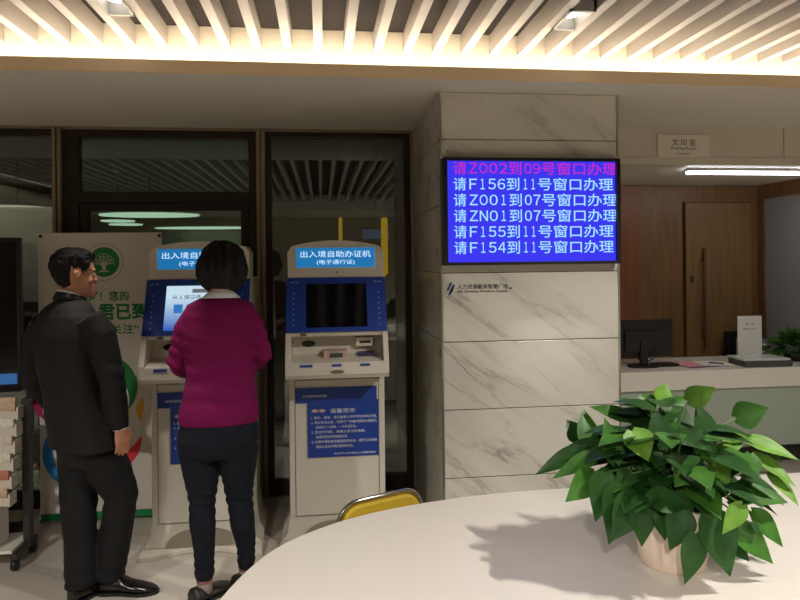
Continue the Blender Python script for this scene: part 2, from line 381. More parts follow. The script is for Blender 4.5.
# hall behind the glass
for i, (px, py, wpx, dp) in enumerate([(150, 214.5, 46, .5), (212, 229, 46, .45), (18, 208, 30, .5), (118, 220.5, 15, .3), (126, 224, 15, .3)]):
    n = 40; p_ = at(px, py, Z=2.3); x, y = p_.x, p_.y; rx, ry = wpx*p_.y/F_PX, dp
    if y > YF-.6: y = YF-.6
    t = thing('oval_ceiling_light', ['large oval ceiling light uppermost behind the glass door', 'right hand oval ceiling light low behind the glass door', 'leftmost oval ceiling light behind the leftmost pane', 'upper of two small oval ceiling lights behind the glass door', 'lower of two small oval ceiling lights behind the glass door'][i], 'ceiling light', (x, y, 2.30), 0)
    obj('rim', MB().prism([(rx*1.06*math.cos(2*PI*k/n), ry*1.1*math.sin(2*PI*k/n)) for k in range(n)], 'z', -.0, .04), M['lamp_box'], t)
    obj('diffuser', MB().prism([(rx*math.cos(2*PI*k/n), ry*math.sin(2*PI*k/n)) for k in range(n)], 'z', -.02, -.0005), M['oval'], t)
    obj('hanger', box(-.01, .01, -.01, .01, .04, .6), M['dark_m'], t)
struct('wall_hall_left', MB().box(-3.6, -1.95, 5.3, 5.4, 0, 2.02), M['dimwall'])
tag(obj('hall_rail', MB().box(-3.6, -2.05, 5.2, 5.27, 1.22, 1.3).box(-3.5, -3.44, 5.2, 5.27, 0, 1.22).box(-2.14, -2.08, 5.2, 5.27, 0, 1.22), M['dark_m']), 'dark horizontal rail behind the leftmost glass pane', 'rail')
yf = thing('yellow_post_frame', 'yellow u-shaped frame of two posts hanging behind the dark glass', 'frame', (.34, 5.6, 0))
obj('hanger', MB().box(-.184, -.176, -.004, .004, 1.95, 2.9), M['dark_m'], yf); obj('hanger', MB().box(.194, .202, -.004, .004, 1.95, 2.9), M['dark_m'], yf)
obj('post', box(-.195, -.165, -.02, .02, 1.43, 1.95), M['yellow_glow'], yf)
obj('post', box(.17, .225, -.02, .02, 1.46, 1.95), M['yellow_glow'], yf)
obj('crossbar', box(-.165, .2, -.02, .02, 1.43, 1.47), M['yellow_glow'], yf)
bs = thing('hall_display', 'small blue lit display behind the dark glass beside the yellow post', 'display', (.49, 5.9, 1.82))
obj('hanger', MB().box(-.004, .004, .01, .02, .05, 1.08), M['dark_m'], bs)
obj('casing', box(-.13, .13, 0, .04, -.05, .05), M['black'], bs); obj('screen', box(-.12, .12, -.004, 0, -.04, .04), M['led_scr'], bs)

# printing room
struct('trim_10', MB().box(1.62, 3.203, 4.18, 4.3, 2.272, ZS).box(3.208, XR, 4.18, 4.3, 2.272, ZS), M['fascia'], .001)
struct('trim_11', MB().box(1.62, XR, 4.175, 4.3, 2.215, 2.27), M['fascia'], .001)
struct('ceiling_room', box(1.62, XR, 4.3, 6.0, 2.225, 2.3), M['soffit'])
YW = 5.5
struct('wall_room', MB().box(1.62, 3.22, YW, YW+.1, 0, 2.22).box(3.87, 3.95, YW, YW+.1, 0, 2.22).box(3.22, 3.87, YW, YW+.1, 2.075, 2.22), M['wood'])
struct('trim_12', MB().box(1.6, 2.79, YW-.012, YW, 0, 2.22), M['wood_red'])
dd = bpy.data.objects.new('door_2', None); C.objects.link(dd); dd['kind'] = 'structure'
obj('door_leaf', box(3.235, 3.865, YW-.03, YW+.02, .01, 2.07), M['wood2'], dd, bevel=.004)
h = MB().box(3.375, 3.40, YW-.085, YW-.065, .76, 1.66); h.box(3.378, 3.397, YW-.066, YW-.03, .85, .88); h.box(3.378, 3.397, YW-.066, YW-.03, 1.54, 1.57)
obj('door_handle', h, mat('brown bronze', srgb(120, 98, 76), .35, .5), dd, bevel=.003)
obj('lock_plate', box(3.275, 3.30, YW-.036, YW-.03, 1.35, 1.41), M['dark_m'], dd)
struct('wall_room_right', MB().box(3.95, 4.05, 4.3, YW+.1, 2.1, 2.225).box(3.95, 4.05, 5.42, YW+.1, 0, 2.1), M['wood'])
struct('wall_side_grey', box(3.97, 4.05, 4.3, 5.42, 0, 2.1), M['greywall'])
struct('wall_room_left', box(1.55, 1.62, 4.3, 5.6, 0, 2.3), M['wood'])
tl = thing('tube_light', 'long white tube light under the printing room ceiling', 'tube light', (2.62, 4.40, 2.195))
obj('tube', box(0, 2.2, -.02, .02, -.012, .008), M['tube'], tl); obj('mount', box(0, 2.2, -.024, .024, .008, .03), M['lamp_box'], tl)
sg = thing('room_sign', 'cream printing room sign plate mounted on the stone fascia', 'sign', (2.455, 4.172, 2.345))
obj('plate', box(-.187, .187, -.006, .003, -.077, .076), mat('sign plate', srgb(222, 214, 196), .4), sg, bevel=.002)
text('lettering', '文 印 室', -.085, .085, .0, .045, -.0075, M['ink'], sg)
text('lettering', 'Printing Room', -.09, .09, -.033, -.008, -.0075, M['ink'], sg)
text('lettering', '(YO2MM02)', -.05, .045, -.062, -.05, -.0075, M['ink'], sg)

# counter
ct = thing('reception_counter', 'white topped counter with grey green front panel in the printing room', 'counter', (2.9, 4.55, 0))
cx0, cx1 = -1.27, 1.04
obj('countertop', box(cx0, cx1, 0, .62, .595, .738), M['white'], ct, bevel=.004)
obj('front_panel', box(cx0, cx1, .03, .56, .145, .595), M['counter_g'], ct)
obj('kick_board', box(cx0, cx1, .11, .5, 0, .145), M['dark_m'], ct)
CZ = .738
mo = thing('computer_monitor', 'black computer monitor seen from behind on the counter', 'monitor', (2.47, 4.80, CZ), 0)
obj('screen_housing', MB().box(-.235, .25, 0, .03, .075, .36).box(-.15, .16, -.02, 0, .11, .28), M['black'], mo, bevel=.006)
obj('neck', MB().box(-.03, .03, -.03, -.005, .015, .2), M['black'], mo, bevel=.004)
obj('base', MB().prism([(.13*math.cos(2*PI*k/28), .085*math.sin(2*PI*k/28)-.02) for k in range(28)], 'z', 0, .015), M['black'], mo)
obj('cable', MB().tube([(.09, -.01, .15), (.1, -.04, .1), (.06, -.045, .06), (.02, -.03, .04)], .004), M['black'], mo)
obj('cable', MB().tube([(-.07, -.01, .15), (-.09, -.04, .1), (-.05, -.045, .06), (-.01, -.03, .04)], .004), M['black'], mo)
kb = tag(obj('keyboard', MB().box(2.56, 2.74, 4.74, 4.86, CZ, CZ+.018), M['black'], bevel=.003), 'black keyboard lying on the counter between monitor and pink paper', 'keyboard')
def sheet(name, x, y, w_, h_, rz, z, mt, label, cat, th=.002):
    o = obj(name, box(-w_/2, w_/2, -h_/2, h_/2, 0, th), mt); o.location = (x, y, z); o.rotation_euler = (0, 0, rz); return tag(o, label, cat)
sheet('folder', 2.93, 4.79, .34, .24, .15, CZ, M['folder'], 'thin purple folder under the papers on the counter', 'folder', .003)
sheet('pink_paper', 2.86, 4.80, .21, .22, .12, CZ+.0035, M['paper_p'], 'pink paper sheet on the counter beside the keyboard', 'paper')
sheet('paper_sheet', 3.05, 4.79, .24, .22, -.2, CZ+.006, M['paper'], 'white paper sheet with a pen on it on the counter', 'paper')
tag(obj('pen', MB().tube([(3.02, 4.80, CZ+.013), (3.1, 4.73, CZ+.013)], .005), M['black']), 'black pen lying on the white paper sheet', 'pen')
sheet('note_pad', 3.24, 4.86, .09, .07, .3, CZ, M['yellow_n'], 'small yellow note pad behind the papers on the counter', 'note pad', .008)
tag(obj('pink_eraser', box(3.30, 3.36, 4.70, 4.73, CZ, CZ+.025), M['paper_p'], bevel=.006), 'small pale pink box beside the scanner', 'box')
sc_ = thing('flatbed_scanner', 'grey flatbed scanner with a pale lid on the counter', 'scanner', (3.385, 4.70, CZ), -.05)
obj('body', box(-.19, .19, -.11, .12, .0, .045), M['scan'], sc_, bevel=.006); obj('lid', box(-.195, .18, -.10, .13, .046, .062), M['scan_l'], sc_, bevel=.004)
cs = thing('card_stand', 'white upright notice card standing behind the scanner', 'notice card', (3.455, 4.92, CZ), 0)
obj('card', box(-.105, .105, 0, .006, .0, .36), M['paper'], cs); obj('foot', box(-.105, .105, -.03, .05, 0, .006), M['paper'], cs)
text('lettering', '扫一扫', -.035, .035, .285, .305, -.001, M['ink'], cs)
text('lettering', '微信公众号', -.06, .06, .25, .26, -.001, M['ink'], cs)
oc = thing('office_chair', 'black office chair back behind the white notice card', 'chair', (3.70, 5.27, 0), .1)
obj('backrest', box(-.19, .19, .05, .1, .62, .93), M['black'], oc, bevel=.02); obj('seat', box(-.23, .23, -.1, .1, .44, .5), M['black'], oc, bevel=.02)
obj('column', MB().lathe([(.03, .06), (.03, .44)]), M['black'], oc)
for k in range(5):
    a = 2*PI*k/5; obj('leg', MB().tube([(0, 0, .07), (.2*math.cos(a), .2*math.sin(a), .03)], [.025, .02]), M['black'], oc)
pt = thing('paper_tray', 'white paper tray behind the bushy counter plant', 'tray', (3.62, 5.11, CZ))
obj('shelf', box(-.1, .06, -.08, .08, .1, .108), M['paper'], pt); obj('shelf', box(-.1, .06, -.08, .08, .04, .048), M['paper'], pt)
obj('side', MB().box(-.104, -.1, -.08, .08, 0, .15), M['greywall'], pt); obj('side', MB().box(.06, .064, -.08, .08, 0, .15), M['greywall'], pt)

# ------------------------------------------------------------------ queue display
tA, tB = at(443.5, 157, Y=3.33), at(621.5, 263.5, Y=3.33)
tv = thing('queue_display', 'large blue queue number display mounted on the marble pillar', 'display', ((tA.x+tB.x)/2, 3.36, (tA.z+tB.z)/2))
W2, H2 = (tB.x-tA.x)/2, (tA.z-tB.z)/2
obj('bezel', MB().box(-W2, W2, -.03, .04, -H2, -H2+.016).box(-W2, W2, -.03, .04, H2-.016, H2).box(-W2, -W2+.02, -.03, .04, -H2+.016, H2-.016).box(W2-.02, W2, -.03, .04, -H2+.016, H2-.016).box(-W2+.02, W2-.02, 0, .04, -H2+.016, H2-.016), M['black'], tv)
obj('screen', box(-W2+.02, W2-.02, -.006, -.001, -H2+.016, H2-.016), M['tv'], tv)
rows = ['请ZO02到09号窗口办理', '请F156到11号窗口办理', '请ZO01到07号窗口办理', '请ZN01到07号窗口办理', '请F155到11号窗口办理', '请F154到11号窗口办理']
for i, s_ in enumerate(rows):
    zc = .229-i*.0838; x = -W2+.052; Zr = 'Z' in s_; U1 = 2*W2/609
    for seg in (s_[0], s_[1:5], s_[5], s_[6:8], s_[8:]):
        if seg.isascii():
            cell = (34 if Zr else 32)*U1 if len(seg) == 4 else (30 if Zr else 27)*U1
            for q, chx in enumerate(seg):
                gw = .45 if chx == '1' else .82
                full = chr(ord(chx)+0xFEE0); xc = x+cell*(q+.5)
                text('lettering', full, xc-cell*gw/2, xc+cell*gw/2, zc-.028, zc+.028, -.0085, M['tv_red' if i == 0 else 'tv_txt'], tv, bold=.006)
            x += cell*len(seg)
        else:
            cell = 55*U1 if len(seg) > 1 else 53*U1
            w__ = cell*len(seg)-.012
            text('lettering', seg, x+.004, x+w__, zc-.034, zc+.034, -.0085, M['tv_red' if i == 0 else 'tv_txt'], tv, bold=.006)
            x += cell*len(seg)
# small institution mark on the pillar
lg = thing('pillar_logo', 'small grey and blue institution mark on the marble pillar', 'logo', (.664, 3.3985, 1.43))
mk = MB()
for i, (a, b) in enumerate([(.0, .035), (.016, .05), (-.02, .02)]):
    mk.prism([(a*.5, -.03+i*.012), (a*.5+.012, -.03+i*.012), (b*.5+.012, .012+i*.012), (b*.5, .012+i*.012)], 'y', -.002, .001)
obj('mark', mk, M['logo'], lg)
text('lettering', '人力资源服务智慧广场', .05, .325, .0, .026, -.0015, M['ink'], lg)
text('lettering', 'HR Services Wisdom Square', .05, .325, -.022, -.005, -.0015, M['ink'], lg)
tag(obj('wall_hook', MB().ball((.667, 3.392, 2.165), .008).tube([(.667, 3.40, 2.165), (.667, 3.385, 2.165)], .004), M['chrome']), 'tiny chrome hook on the marble pillar above the display', 'hook')
tag(obj('wall_pin', MB().ball((1.005, 3.396, 1.432), .005), M['ink']), 'tiny dark pin at the end of the pillar lettering', 'pin')

# ------------------------------------------------------------------ self-service kiosks
def kiosk(x, y, label, lit):
    t = thing('self_service_kiosk', label, 'kiosk', (x, y, 0), 0, 'cream and blue self service kiosks')
    hw = .268
    # base: flared foot with a flat arch panel coloured like a shaded recess
    b = MB()
    cv = [(-.24+.48*k/16, -.065+.085*math.sin(PI*k/16)) for k in range(17)]
    b.prism([(-.325, -.07)]+cv+[(.325, -.07), (.30, .48), (-.30, .48)], 'z', 0, .028)
    obj('base_plate', b, M['kiosk'], t, bevel=.004)
    b = MB().prism([(-.318, .028), (.318, .028), (.285, .07), (.27, .17), (-.27, .17), (-.285, .07)], 'y', .025, .48)
    obj('base', b, M['kiosk'], t, bevel=.006)
    n = 20
    obj('toe_shade_panel', MB().prism([(.2*math.cos(PI*k/n), .0285+.105*math.sin(PI*k/n)) for k in range(n+1)], 'y', .018, .026), mat('beige with recess shade', srgb(150, 138, 120), .5), t)  # darker arch panel; the recess shade is put into its colour
    obj('cabinet', box(-hw, hw, .02, .48, .16, .95), M['kiosk'], t, bevel=.008)
    # sloped tray block with recess
    tr = MB()
    side = [(-.18, .975), (-.2, 1.0), (-.195, 1.055), (-.06, 1.07), (-.04, 1.18), (-.13, 1.185), (-.13, 1.205), (.48, 1.205), (.48, .95), (.02, .95), (-.02, .955)]
    for a, c in ((-hw-.006, -hw+.022), (hw-.022, hw+.006)):
        tr.prism([(-.18, .965), (-.2, .99), (-.195, 1.055), (-.13, 1.205), (.48, 1.205), (.48, .95), (.02, .95)], 'x', a, c)
    tr.prism([(-.18, .965), (-.2, .99), (-.195, 1.050), (-.03, 1.075), (.0, 1.17), (-.12, 1.182), (-.13, 1.203), (.47, 1.203), (.47, .955), (.02, .955)], 'x', -hw+.022, hw-.022)
    obj('tray', tr, M['kiosk'], t, bevel=.004)
    for xx, ww in ((-.165, .032), (-.005, .024), (.145, .024)):
        obj('slot', MB().prism([(xx-ww, 1.030), (xx+ww, 1.030), (xx+ww+.003, 1.036), (xx+ww, 1.042), (xx-ww, 1.042), (xx-ww-.003, 1.036)], 'y', -.201, -.190), M['blue2'], t)
    n = 20; obj('lock', MB().prism([(.035*math.cos(2*PI*k/n), 1.002+.010*math.sin(2*PI*k/n)) for k in range(n)], 'y', -.2045, -.196), M['line'], t)
    obj('coin_mouth', MB().ball((-.155, -.012, 1.13), (.038, .02, .018)), mat('dark green plastic', srgb(14, 40, 30), .3), t)
    r = MB().box(-.075, .055, -.11, -.01, 1.062, 1.10); obj('card_reader', r, mat('pinkish reader', srgb(190, 160, 150), .4), t, bevel=.004)
    obj('reader_slot', box(-.04, .03, -.113, -.11, 1.066, 1.088), M['scan'], t)
    p_ = obj('bill_slot_plate', box(.105, .2, -.06, .0, 1.115, 1.165), M['kiosk'], t, bevel=.004); obj('bill_slot', box(.125, .185, -.0625, -.06, 1.133, 1.145), M['black'], p_)
    obj('receipt_window', box(.115, .2, -.10, -.02, 1.065, 1.085), mat('dark violet glass', srgb(46, 42, 90), .3), t)
    obj('label_plate', box(-.195, -.165, -.133, -.128, 1.187, 1.199), M['scan'], t)
    # tilted blue screen unit
    def tilt(z): return -.01-.125*(1.495-z)/.29
    z0, z1 = 1.2055, 1.495
    def slab(xa, xb, za, zb, off, th, mi=0, mb=None):
        mb = mb or MB(); ya, yb = tilt(za)-off, tilt(zb)-off
        v = [(xa, ya, za), (xb, ya, za), (xb, yb, zb), (xa, yb, zb), (xa, ya+th, za), (xb, ya+th, za), (xb, yb+th, zb), (xa, yb+th, zb)]
        return mb.add(v, [(0, 1, 2, 3), (7, 6, 5, 4), (0, 4, 5, 1), (1, 5, 6, 2), (2, 6, 7, 3), (3, 7, 4, 0)], mi)
    hb = MB().prism([(tilt(z0), z0), (tilt(z1), z1), (.48, z1), (.48, z0)], 'x', -hw-.004, hw+.004)
    obj('screen_housing', hb, M['kiosk'], t, bevel=.002)
    pn = obj('blue_panel', slab(-hw-.004, hw+.004, z0+.002, z1, .006, .006), M['blue'], t)
    obj('panel_seam', slab(-.195, -.193, z0+.01, z1-.01, .0065, .001, 0, slab(.193, .195, z0+.01, z1-.01, .0065, .001)), mat('seam blue', srgb(14, 36, 100), .5), pn)
    sc = obj('screen', slab(-.165, .165, 1.232, 1.462, .008, .0015), M['scr_on' if lit else 'screen_off'], t)
    mk = MB()
    for s in (-1, 1):
        for d in (-.012, .012): slab(s*.23+d-.008, s*.23+d+.008, 1.468, 1.474, .008, .001, 0, mk)
        for i in range(7): slab(s*.232-.003, s*.232+.003, 1.24+i*.028, 1.248+i*.028, .008, .001, 0, mk)
    obj('button_marks', mk, mat('pale marks', srgb(150, 165, 205), .5), pn)
    if lit:
        e = text('lettering', '出入境证件', -.13, .02, 1.385, 1.415, tilt(1.40)-.0115, M['blue2'], t)
        ic = MB()
        for i in range(4): slab(-.12+i*.065, -.075+i*.065, 1.32, 1.365, .0095, .001, 0, ic)
        obj('screen_icons', ic, mat('icon blue', srgb(40, 120, 190), .4, emit=srgb(50, 130, 210), es=.7), sc)
        ph = MB(); slab(-.03, .1, 1.425, 1.445, .0095, .001, 0, ph); obj('screen_picture', ph, mat('grey screen picture', srgb(120, 120, 120), .4, emit=srgb(125, 130, 140), es=.5), sc)
    # rounded header with lit sign
    n = 24; top = [(hw*math.cos(a)*1.0, 1.64+.058*math.sin(a)) for a in [PI*k/n for k in range(n+1)]]
    top = []
    for k in range(n+1):
        u_ = 1-2*k/n; xx = hw*u_
        zz = 1.665+.038*(1-u_*u_)
        e_ = max(0, (abs(u_)-.9)/.1); zz -= .03*e_**2.2
        top.append((xx, zz))
    obj('header', MB().prism([(-hw+.003, 1.495), (hw-.003, 1.495)]+top, 'y', .0, .2), M['kiosk'], t, bevel=.004)
    sgn = obj('sign_panel', box(-.222, .222, -.006, .001, 1.548, 1.665), M['white_ink'], t)
    obj('sign_light', box(-.218, .218, -.0085, -.006, 1.552, 1.661), M['sign'], sgn)
    text('lettering', '出入境自助办证机', -.195, .195, 1.608, 1.645, -.0105, M['sign_txt'], sgn)
    text('lettering', '(电子通行证)', -.105, .105, 1.565, 1.595, -.0105, M['sign_txt'], sgn)
    obj('camera_dot', MB().ball((.005, -.001, 1.525), .005), M['black'], t)
    # door panel and notices
    fp = MB(); a, b_, c, d_ = -.235, .235, .165, .925
    for q in ((a, a+.003, c, d_), (b_-.003, b_, c, d_), (a, b_, c, c+.003), (a, b_, d_-.003, d_)): fp.box(q[0], q[1], .0165, .02, q[2], q[3])
    obj('door_seam', fp, M['line'], t)
    obj('notice', box(-.232, .222, .0145, .0165, .795, .88), M['blue2'], t)
    nt_ = obj('notice', box(-.165, .232, .012, .0143, .49, .805), M['blue2'], t)
    text('lettering', '自助服务终端', -.19, -.06, .825, .84, .0138, M['white_ink'], t)
    text('lettering', '温馨提示', -.04, .10, .735, .76, .011, M['white_ink'], nt_)
    lines = ['1. 首次、换发、登记备案人员不可在本机办理。', '2. 再次签注业务，仅限于广东省内居民办理团队', '    旅游及个人旅游，一次往返签注。', '3. 签注打印前，请确认签注有效期，', '    选择的签注种类准确无误。', '4. 办理中请妥善保管居民身份证、通行证及随身', '    物品以及证件等办理后的凭证。']
    for i, s_ in enumerate(lines):
        zc = .712-i*.027; L_ = len(s_.strip())
        text('lettering', s_.strip(), -.145+(.025 if s_[0] == ' ' else 0), min(.222, -.14+L_*.0165), zc-.008, zc+.008, .011, M['white_ink'], nt_)
    text('lettering', '深圳市公安局出入境管理处', -.02, .215, .502, .514, .011, M['white_ink'], nt_)
    eye = MB().ball((-.125, .011, .75), (.018, .002, .009)).ball((-.085, .011, .75), (.018, .002, .009)); obj('badge', eye, mat('beige badge', srgb(200, 170, 150), .5), nt_)
    return t
kiosk(.076, 3.65, 'cream and blue kiosk with dark screen, standing free behind the white table', False)
kiosk(-.664, 3.65, 'cream and blue kiosk with lit screen, used by the woman in burgundy', True)

# ------------------------------------------------------------------ roll-up banner
bn = thing('rollup_banner', 'white roll up banner with green emblem and coloured ring behind the man', 'banner', (-1.355, 4.2, 0))
BW, BZ0, BZ1 = .365, .014, 1.775
def bx_(px): return at(px, 300, Y=4.2).x+1.355
obj('sheet', box(-BW, BW+.0, -.002, .002, BZ0, BZ1), M['ban'], bn)
obj('frame', MB().tube([(-BW+.01, .02, BZ1-.03), (0, .06, .9), (BW-.01, .02, .1)], .006).tube([(BW-.01, .02, BZ1-.03), (0, .06, .9), (-BW+.01, .02, .1)], .006).tube([(0, .06, .9), (0, .28, .006)], .006).tube([(-BW+.01, .02, .1), (-BW+.0, .0, .006)], .006).tube([(BW-.01, .02, .1), (BW, .0, .006)], .006), M['dark_m'], bn)
obj('bottom_stripe', box(-BW, BW, -.0035, -.0015, BZ0, BZ0+.045), M['g1'], bn)
for s in (-1, 1): obj('grommet', MB().ball((s*(BW-.015), -.002, BZ1-.02), (.011, .006, .011)), M['black'], bn)
ex, ez = bx_(104.5), at(104, 262, Y=4.2).z
def disc(cx, cz, r0, r1, y, n=40, th=.0008):
    mb = MB()
    P0 = [(cx+r1*math.cos(2*PI*k/n), cz+r1*math.sin(2*PI*k/n)) for k in range(n)]
    if r0 <= 0: return mb.prism(P0, 'y', y-th, y)
    for k in range(n):
        a, b = 2*PI*k/n, 2*PI*(k+1)/n
        q = [(cx+r*math.cos(t_), cz+r*math.sin(t_)) for r, t_ in ((r0, a), (r1, a), (r1, b), (r0, b))]
        mb.prism(q, 'y', y-th, y)
    return mb
em = obj('emblem', disc(ex, ez, 0, .092, -.0025), M['g1'], bn)
obj('emblem_ring', disc(ex, ez, .112, .115, -.0025), M['g1'], bn)
for k in range(20):
    pass
tre = MB(); yy = -.0045
tre.prism([(ex-.012, ez-.055), (ex+.012, ez-.055), (ex+.009, ez-.01), (ex-.009, ez-.01)], 'y', yy, yy+.001)
tre.prism([(ex-.035, ez-.062), (ex+.035, ez-.062), (ex+.012, ez-.048), (ex-.012, ez-.048)], 'y', yy, yy+.001)
random.seed(3)
for k in range(7):
    a = PI*(.04+.92*k/6); L_ = .058+.008*random.random()
    dx_, dz_ = math.cos(a), math.sin(a)
    p0 = (ex+.004*dx_, ez-.018); p1 = (ex+L_*dx_, ez-.012+L_*dz_); wv = .0035
    tre.prism([(p0[0]-wv*dz_, p0[1]+wv*dx_), (p0[0]+wv*dz_, p0[1]-wv*dx_), (p1[0]+wv*.5*dz_, p1[1]-wv*.5*dx_), (p1[0]-wv*.5*dz_, p1[1]+wv*.5*dx_)], 'y', yy, yy+.001)
    for rr in (.72, 1.0):
        for s in (-1, 1):
            aa = a+s*.16; dm = .0032; cx_, cz_ = ex+L_*rr*math.cos(aa), ez-.012+L_*rr*math.sin(aa)
            tre.prism([(cx_-dm, cz_), (cx_, cz_-dm), (cx_+dm, cz_), (cx_, cz_+dm)], 'y', yy, yy+.001)
obj('emblem_tree', tre, M['ban'], bn)
def btext(s_, px0, px1, py0, py1, bold=.0): 
    return text('lettering', s_, bx_(px0), bx_(px1), at((px0+px1)/2, py1, Y=4.2).z, at((px0+px1)/2, py0, Y=4.2).z, -.0035, M['g1'], bn, bold=bold)
btext('您好！您的', 78, 129, 291, 301, .018)
btext('君已到', 98, 147, 303, 320, .035)
btext('“关注”', 105, 139, 324, 334, .02)
def arc(cx, cz, r, w_, a0, a1, mt, name):
    """tapered crescent arc"""
    n = 24; A = [math.radians(a0+(a1-a0)*k/n) for k in range(n+1)]
    o_ = [(cx+r*math.cos(a), cz+r*math.sin(a)) for a in A]
    i_ = [(cx+(r-w_*math.sin(PI*min(1, .12+.88*k/n)))*math.cos(a), cz+(r-w_*math.sin(PI*min(1, .12+.88*k/n)))*math.sin(a)) for k, a in enumerate(A)]
    mb = MB()
    for k in range(n):
        if k and abs(o_[k][0]-i_[k][0])+abs(o_[k][1]-i_[k][1]) < 1e-5: continue
        mb.prism([o_[k], o_[k+1], i_[k+1], i_[k]], 'y', -.004, -.003)
    obj(name, mb, mt, bn)
def bz_(py): return at(90, py, Y=4.2).z
arc(bx_(103), bz_(388), .20, .075, 70, -45, M['g1'], 'green_arc')
arc(bx_(78), bz_(452), .215, .065, 130, 265, M['b1'], 'blue_arc')
arc(bx_(60), bz_(395), .17, .05, 160, 240, M['m1'], 'magenta_arc')
arc(bx_(104), bz_(440), .215, .06, -60, 5, M['r1'], 'red_arc')
arc(bx_(152), bz_(412), .10, .045, 130, 230, M['y1'], 'yellow_arc')

# ------------------------------------------------------------------ left edge: monitor above a leaflet rack
ms = thing('display_monitor', 'dark display monitor with a blue lit lower bar at the left edge', 'monitor', (-1.715, 3.95, 0), .12)
obj('housing', box(-.5, .0, 0, .05, .86, 1.74), M['black'], ms, bevel=.006)
obj('screen', box(-.475, -.02, -.004, 0, .99, 1.715), M['screen_off'], ms)
obj('lit_bar', box(-.475, -.02, -.006, -.001, .905, .965), M['led_scr'], ms)
obj('stand', box(-.3, -.2, .05, .12, 0, 1.2), M['dark_m'], ms)
obj('foot', box(-.45, -.05, .0, .25, 0, .03), M['dark_m'], ms)
rk = thing('leaflet_rack', 'metal leaflet rack on casters under the dark monitor', 'rack', (-1.73, 3.62, 0), 0)
for sx in (-.5, .115):
    obj('post', MB().box(sx, sx+.035, .1, .15, .08, .86), M['dark_m'], rk)
    obj('rail', MB().box(sx, sx+.035, -.05, .2, .06, .09), M['dark_m'], rk)
    for sy in (-.03, .18): obj('caster', MB().tube([(sx+.005, sy, .03), (sx+.03, sy, .03)], .03, 16).box(sx+.012, sx+.024, sy-.012, sy+.012, .05, .062), M['black'], rk)
obj('base_shelf', box(-.47, .12, -.04, .2, .09, .105), M['white'], rk)
for i in range(6):
    z = .80-i*.085; y = .08-i*.02
    tw = MB(); tw.box(-.47, .12, y-.034, y-.030, z-.03, z+.01); tw.box(-.47, .12, y-.030, y+.05, z-.034, z-.03)
    tw.box(.115, .125, y-.045, y+.03, z-.034, z+.03); tw.box(-.475, -.465, y-.045, y+.03, z-.034, z+.03)
    obj('tier', tw, mat('perforated pale metal', srgb(205, 195, 182), .4), rk)
random.seed(5)
cols = [srgb(225, 214, 200), srgb(206, 176, 150), srgb(214, 200, 186), srgb(196, 120, 100), srgb(230, 222, 210)]
lm = [mat('leaflet print', c, .5, noise_amt=.18, noise_scale=60) for c in cols]
cnames = ['cream', 'tan', 'pale grey', 'brick red', 'white']; tiers = ['top', 'second', 'third', 'fourth', 'fifth', 'lowest']; places = ['far left', 'middle', 'right of middle', 'rightmost']
for i in range(6):
    z = .80-i*.085; y = .08-i*.02
    for j in range(4):
        x = -.4+j*.145; q = (i*3+j*2) % 5
        o = obj('leaflet_stack', MB().box(-.06, .06, -.012, .012, 0, .105).box(-.05, .05, -.0135, -.012, .075, .09), [lm[q]])
        o.location = (-1.73+x, 3.62+y-.003, z-.0285); o.rotation_euler = (-.05, 0, 0)
        tag(o, f'{cnames[q]} leaflet stack, {places[j]} on the {tiers[i]} tier of the leaflet rack', 'leaflets', 'leaflet stacks in the rack')
bxs = thing('storage_bin', 'white plastic bin on the bottom shelf of the leaflet rack', 'bin', (-1.76, 3.66, .106))
obj('walls', MB().box(-.44, .06, -.09, -.085, 0, .2).box(-.44, .06, .085, .09, 0, .2).box(-.44, -.435, -.085, .085, 0, .2).box(.055, .06, -.085, .085, 0, .2).box(-.435, .055, -.085, .085, 0, .006), M['paper'], bxs)

# ------------------------------------------------------------------ table and chair
tb = thing('oval_table', 'large white table with a rounded end in the foreground', 'table', (1.3, 1.5, 0))
pts = [(-.30, 1.5), (-.266, 1.673), (-.197, 1.86), (-.106, 1.995), (.046, 2.115), (.21, 2.193), (.404, 2.25), (.59, 2.283), (.781, 2.297), (.95, 2.30), (1.6, 2.325), (2.2, 2.335), (2.75, 2.33), (3.05, 2.24), (3.25, 2.05), (3.35, 1.75), (3.37, 1.5)]
def cr(P, m_=8):
    out = []
    for i in range(len(P)-1):
        p0, p1, p2, p3 = P[max(i-1, 0)], P[i], P[i+1], P[min(i+2, len(P)-1)]
        for k in range(m_):
            t = k/m_; out.append(tuple(.5*(2*b+(c-a)*t+(2*a-5*b+4*c-d)*t*t+(3*b-a-3*c+d)*t**3) for a, b, c, d in zip(p0, p1, p2, p3)))
    out.append(P[-1]); return out
up = cr(pts); out = up+[(x, 3.0-y) for x, y in up[::-1][1:-1]]
out = [(x-1.3, y-1.5) for x, y in out]
def shrink(P, k): return [(x*(1-k/1.8), y*(1-k/.83)) for x, y in P]
tt = MB(); rs = [[Vector((x, y, z)) for x, y in shrink(out, k)] for k, z in ((.01, .69), (.0, .695), (.0, .744), (.003, .748), (.006, .75))]
tt.loft(rs, 0, False); obj('tabletop', tt, M['table'], tb)
obj('pedestal', MB().prism(shrink(out, .35)[::4], 'z', .06, .69), M['white'], tb)
obj('plinth', MB().prism(shrink(out, .4)[::4], 'z', 0, .06), M['dark_m'], tb)

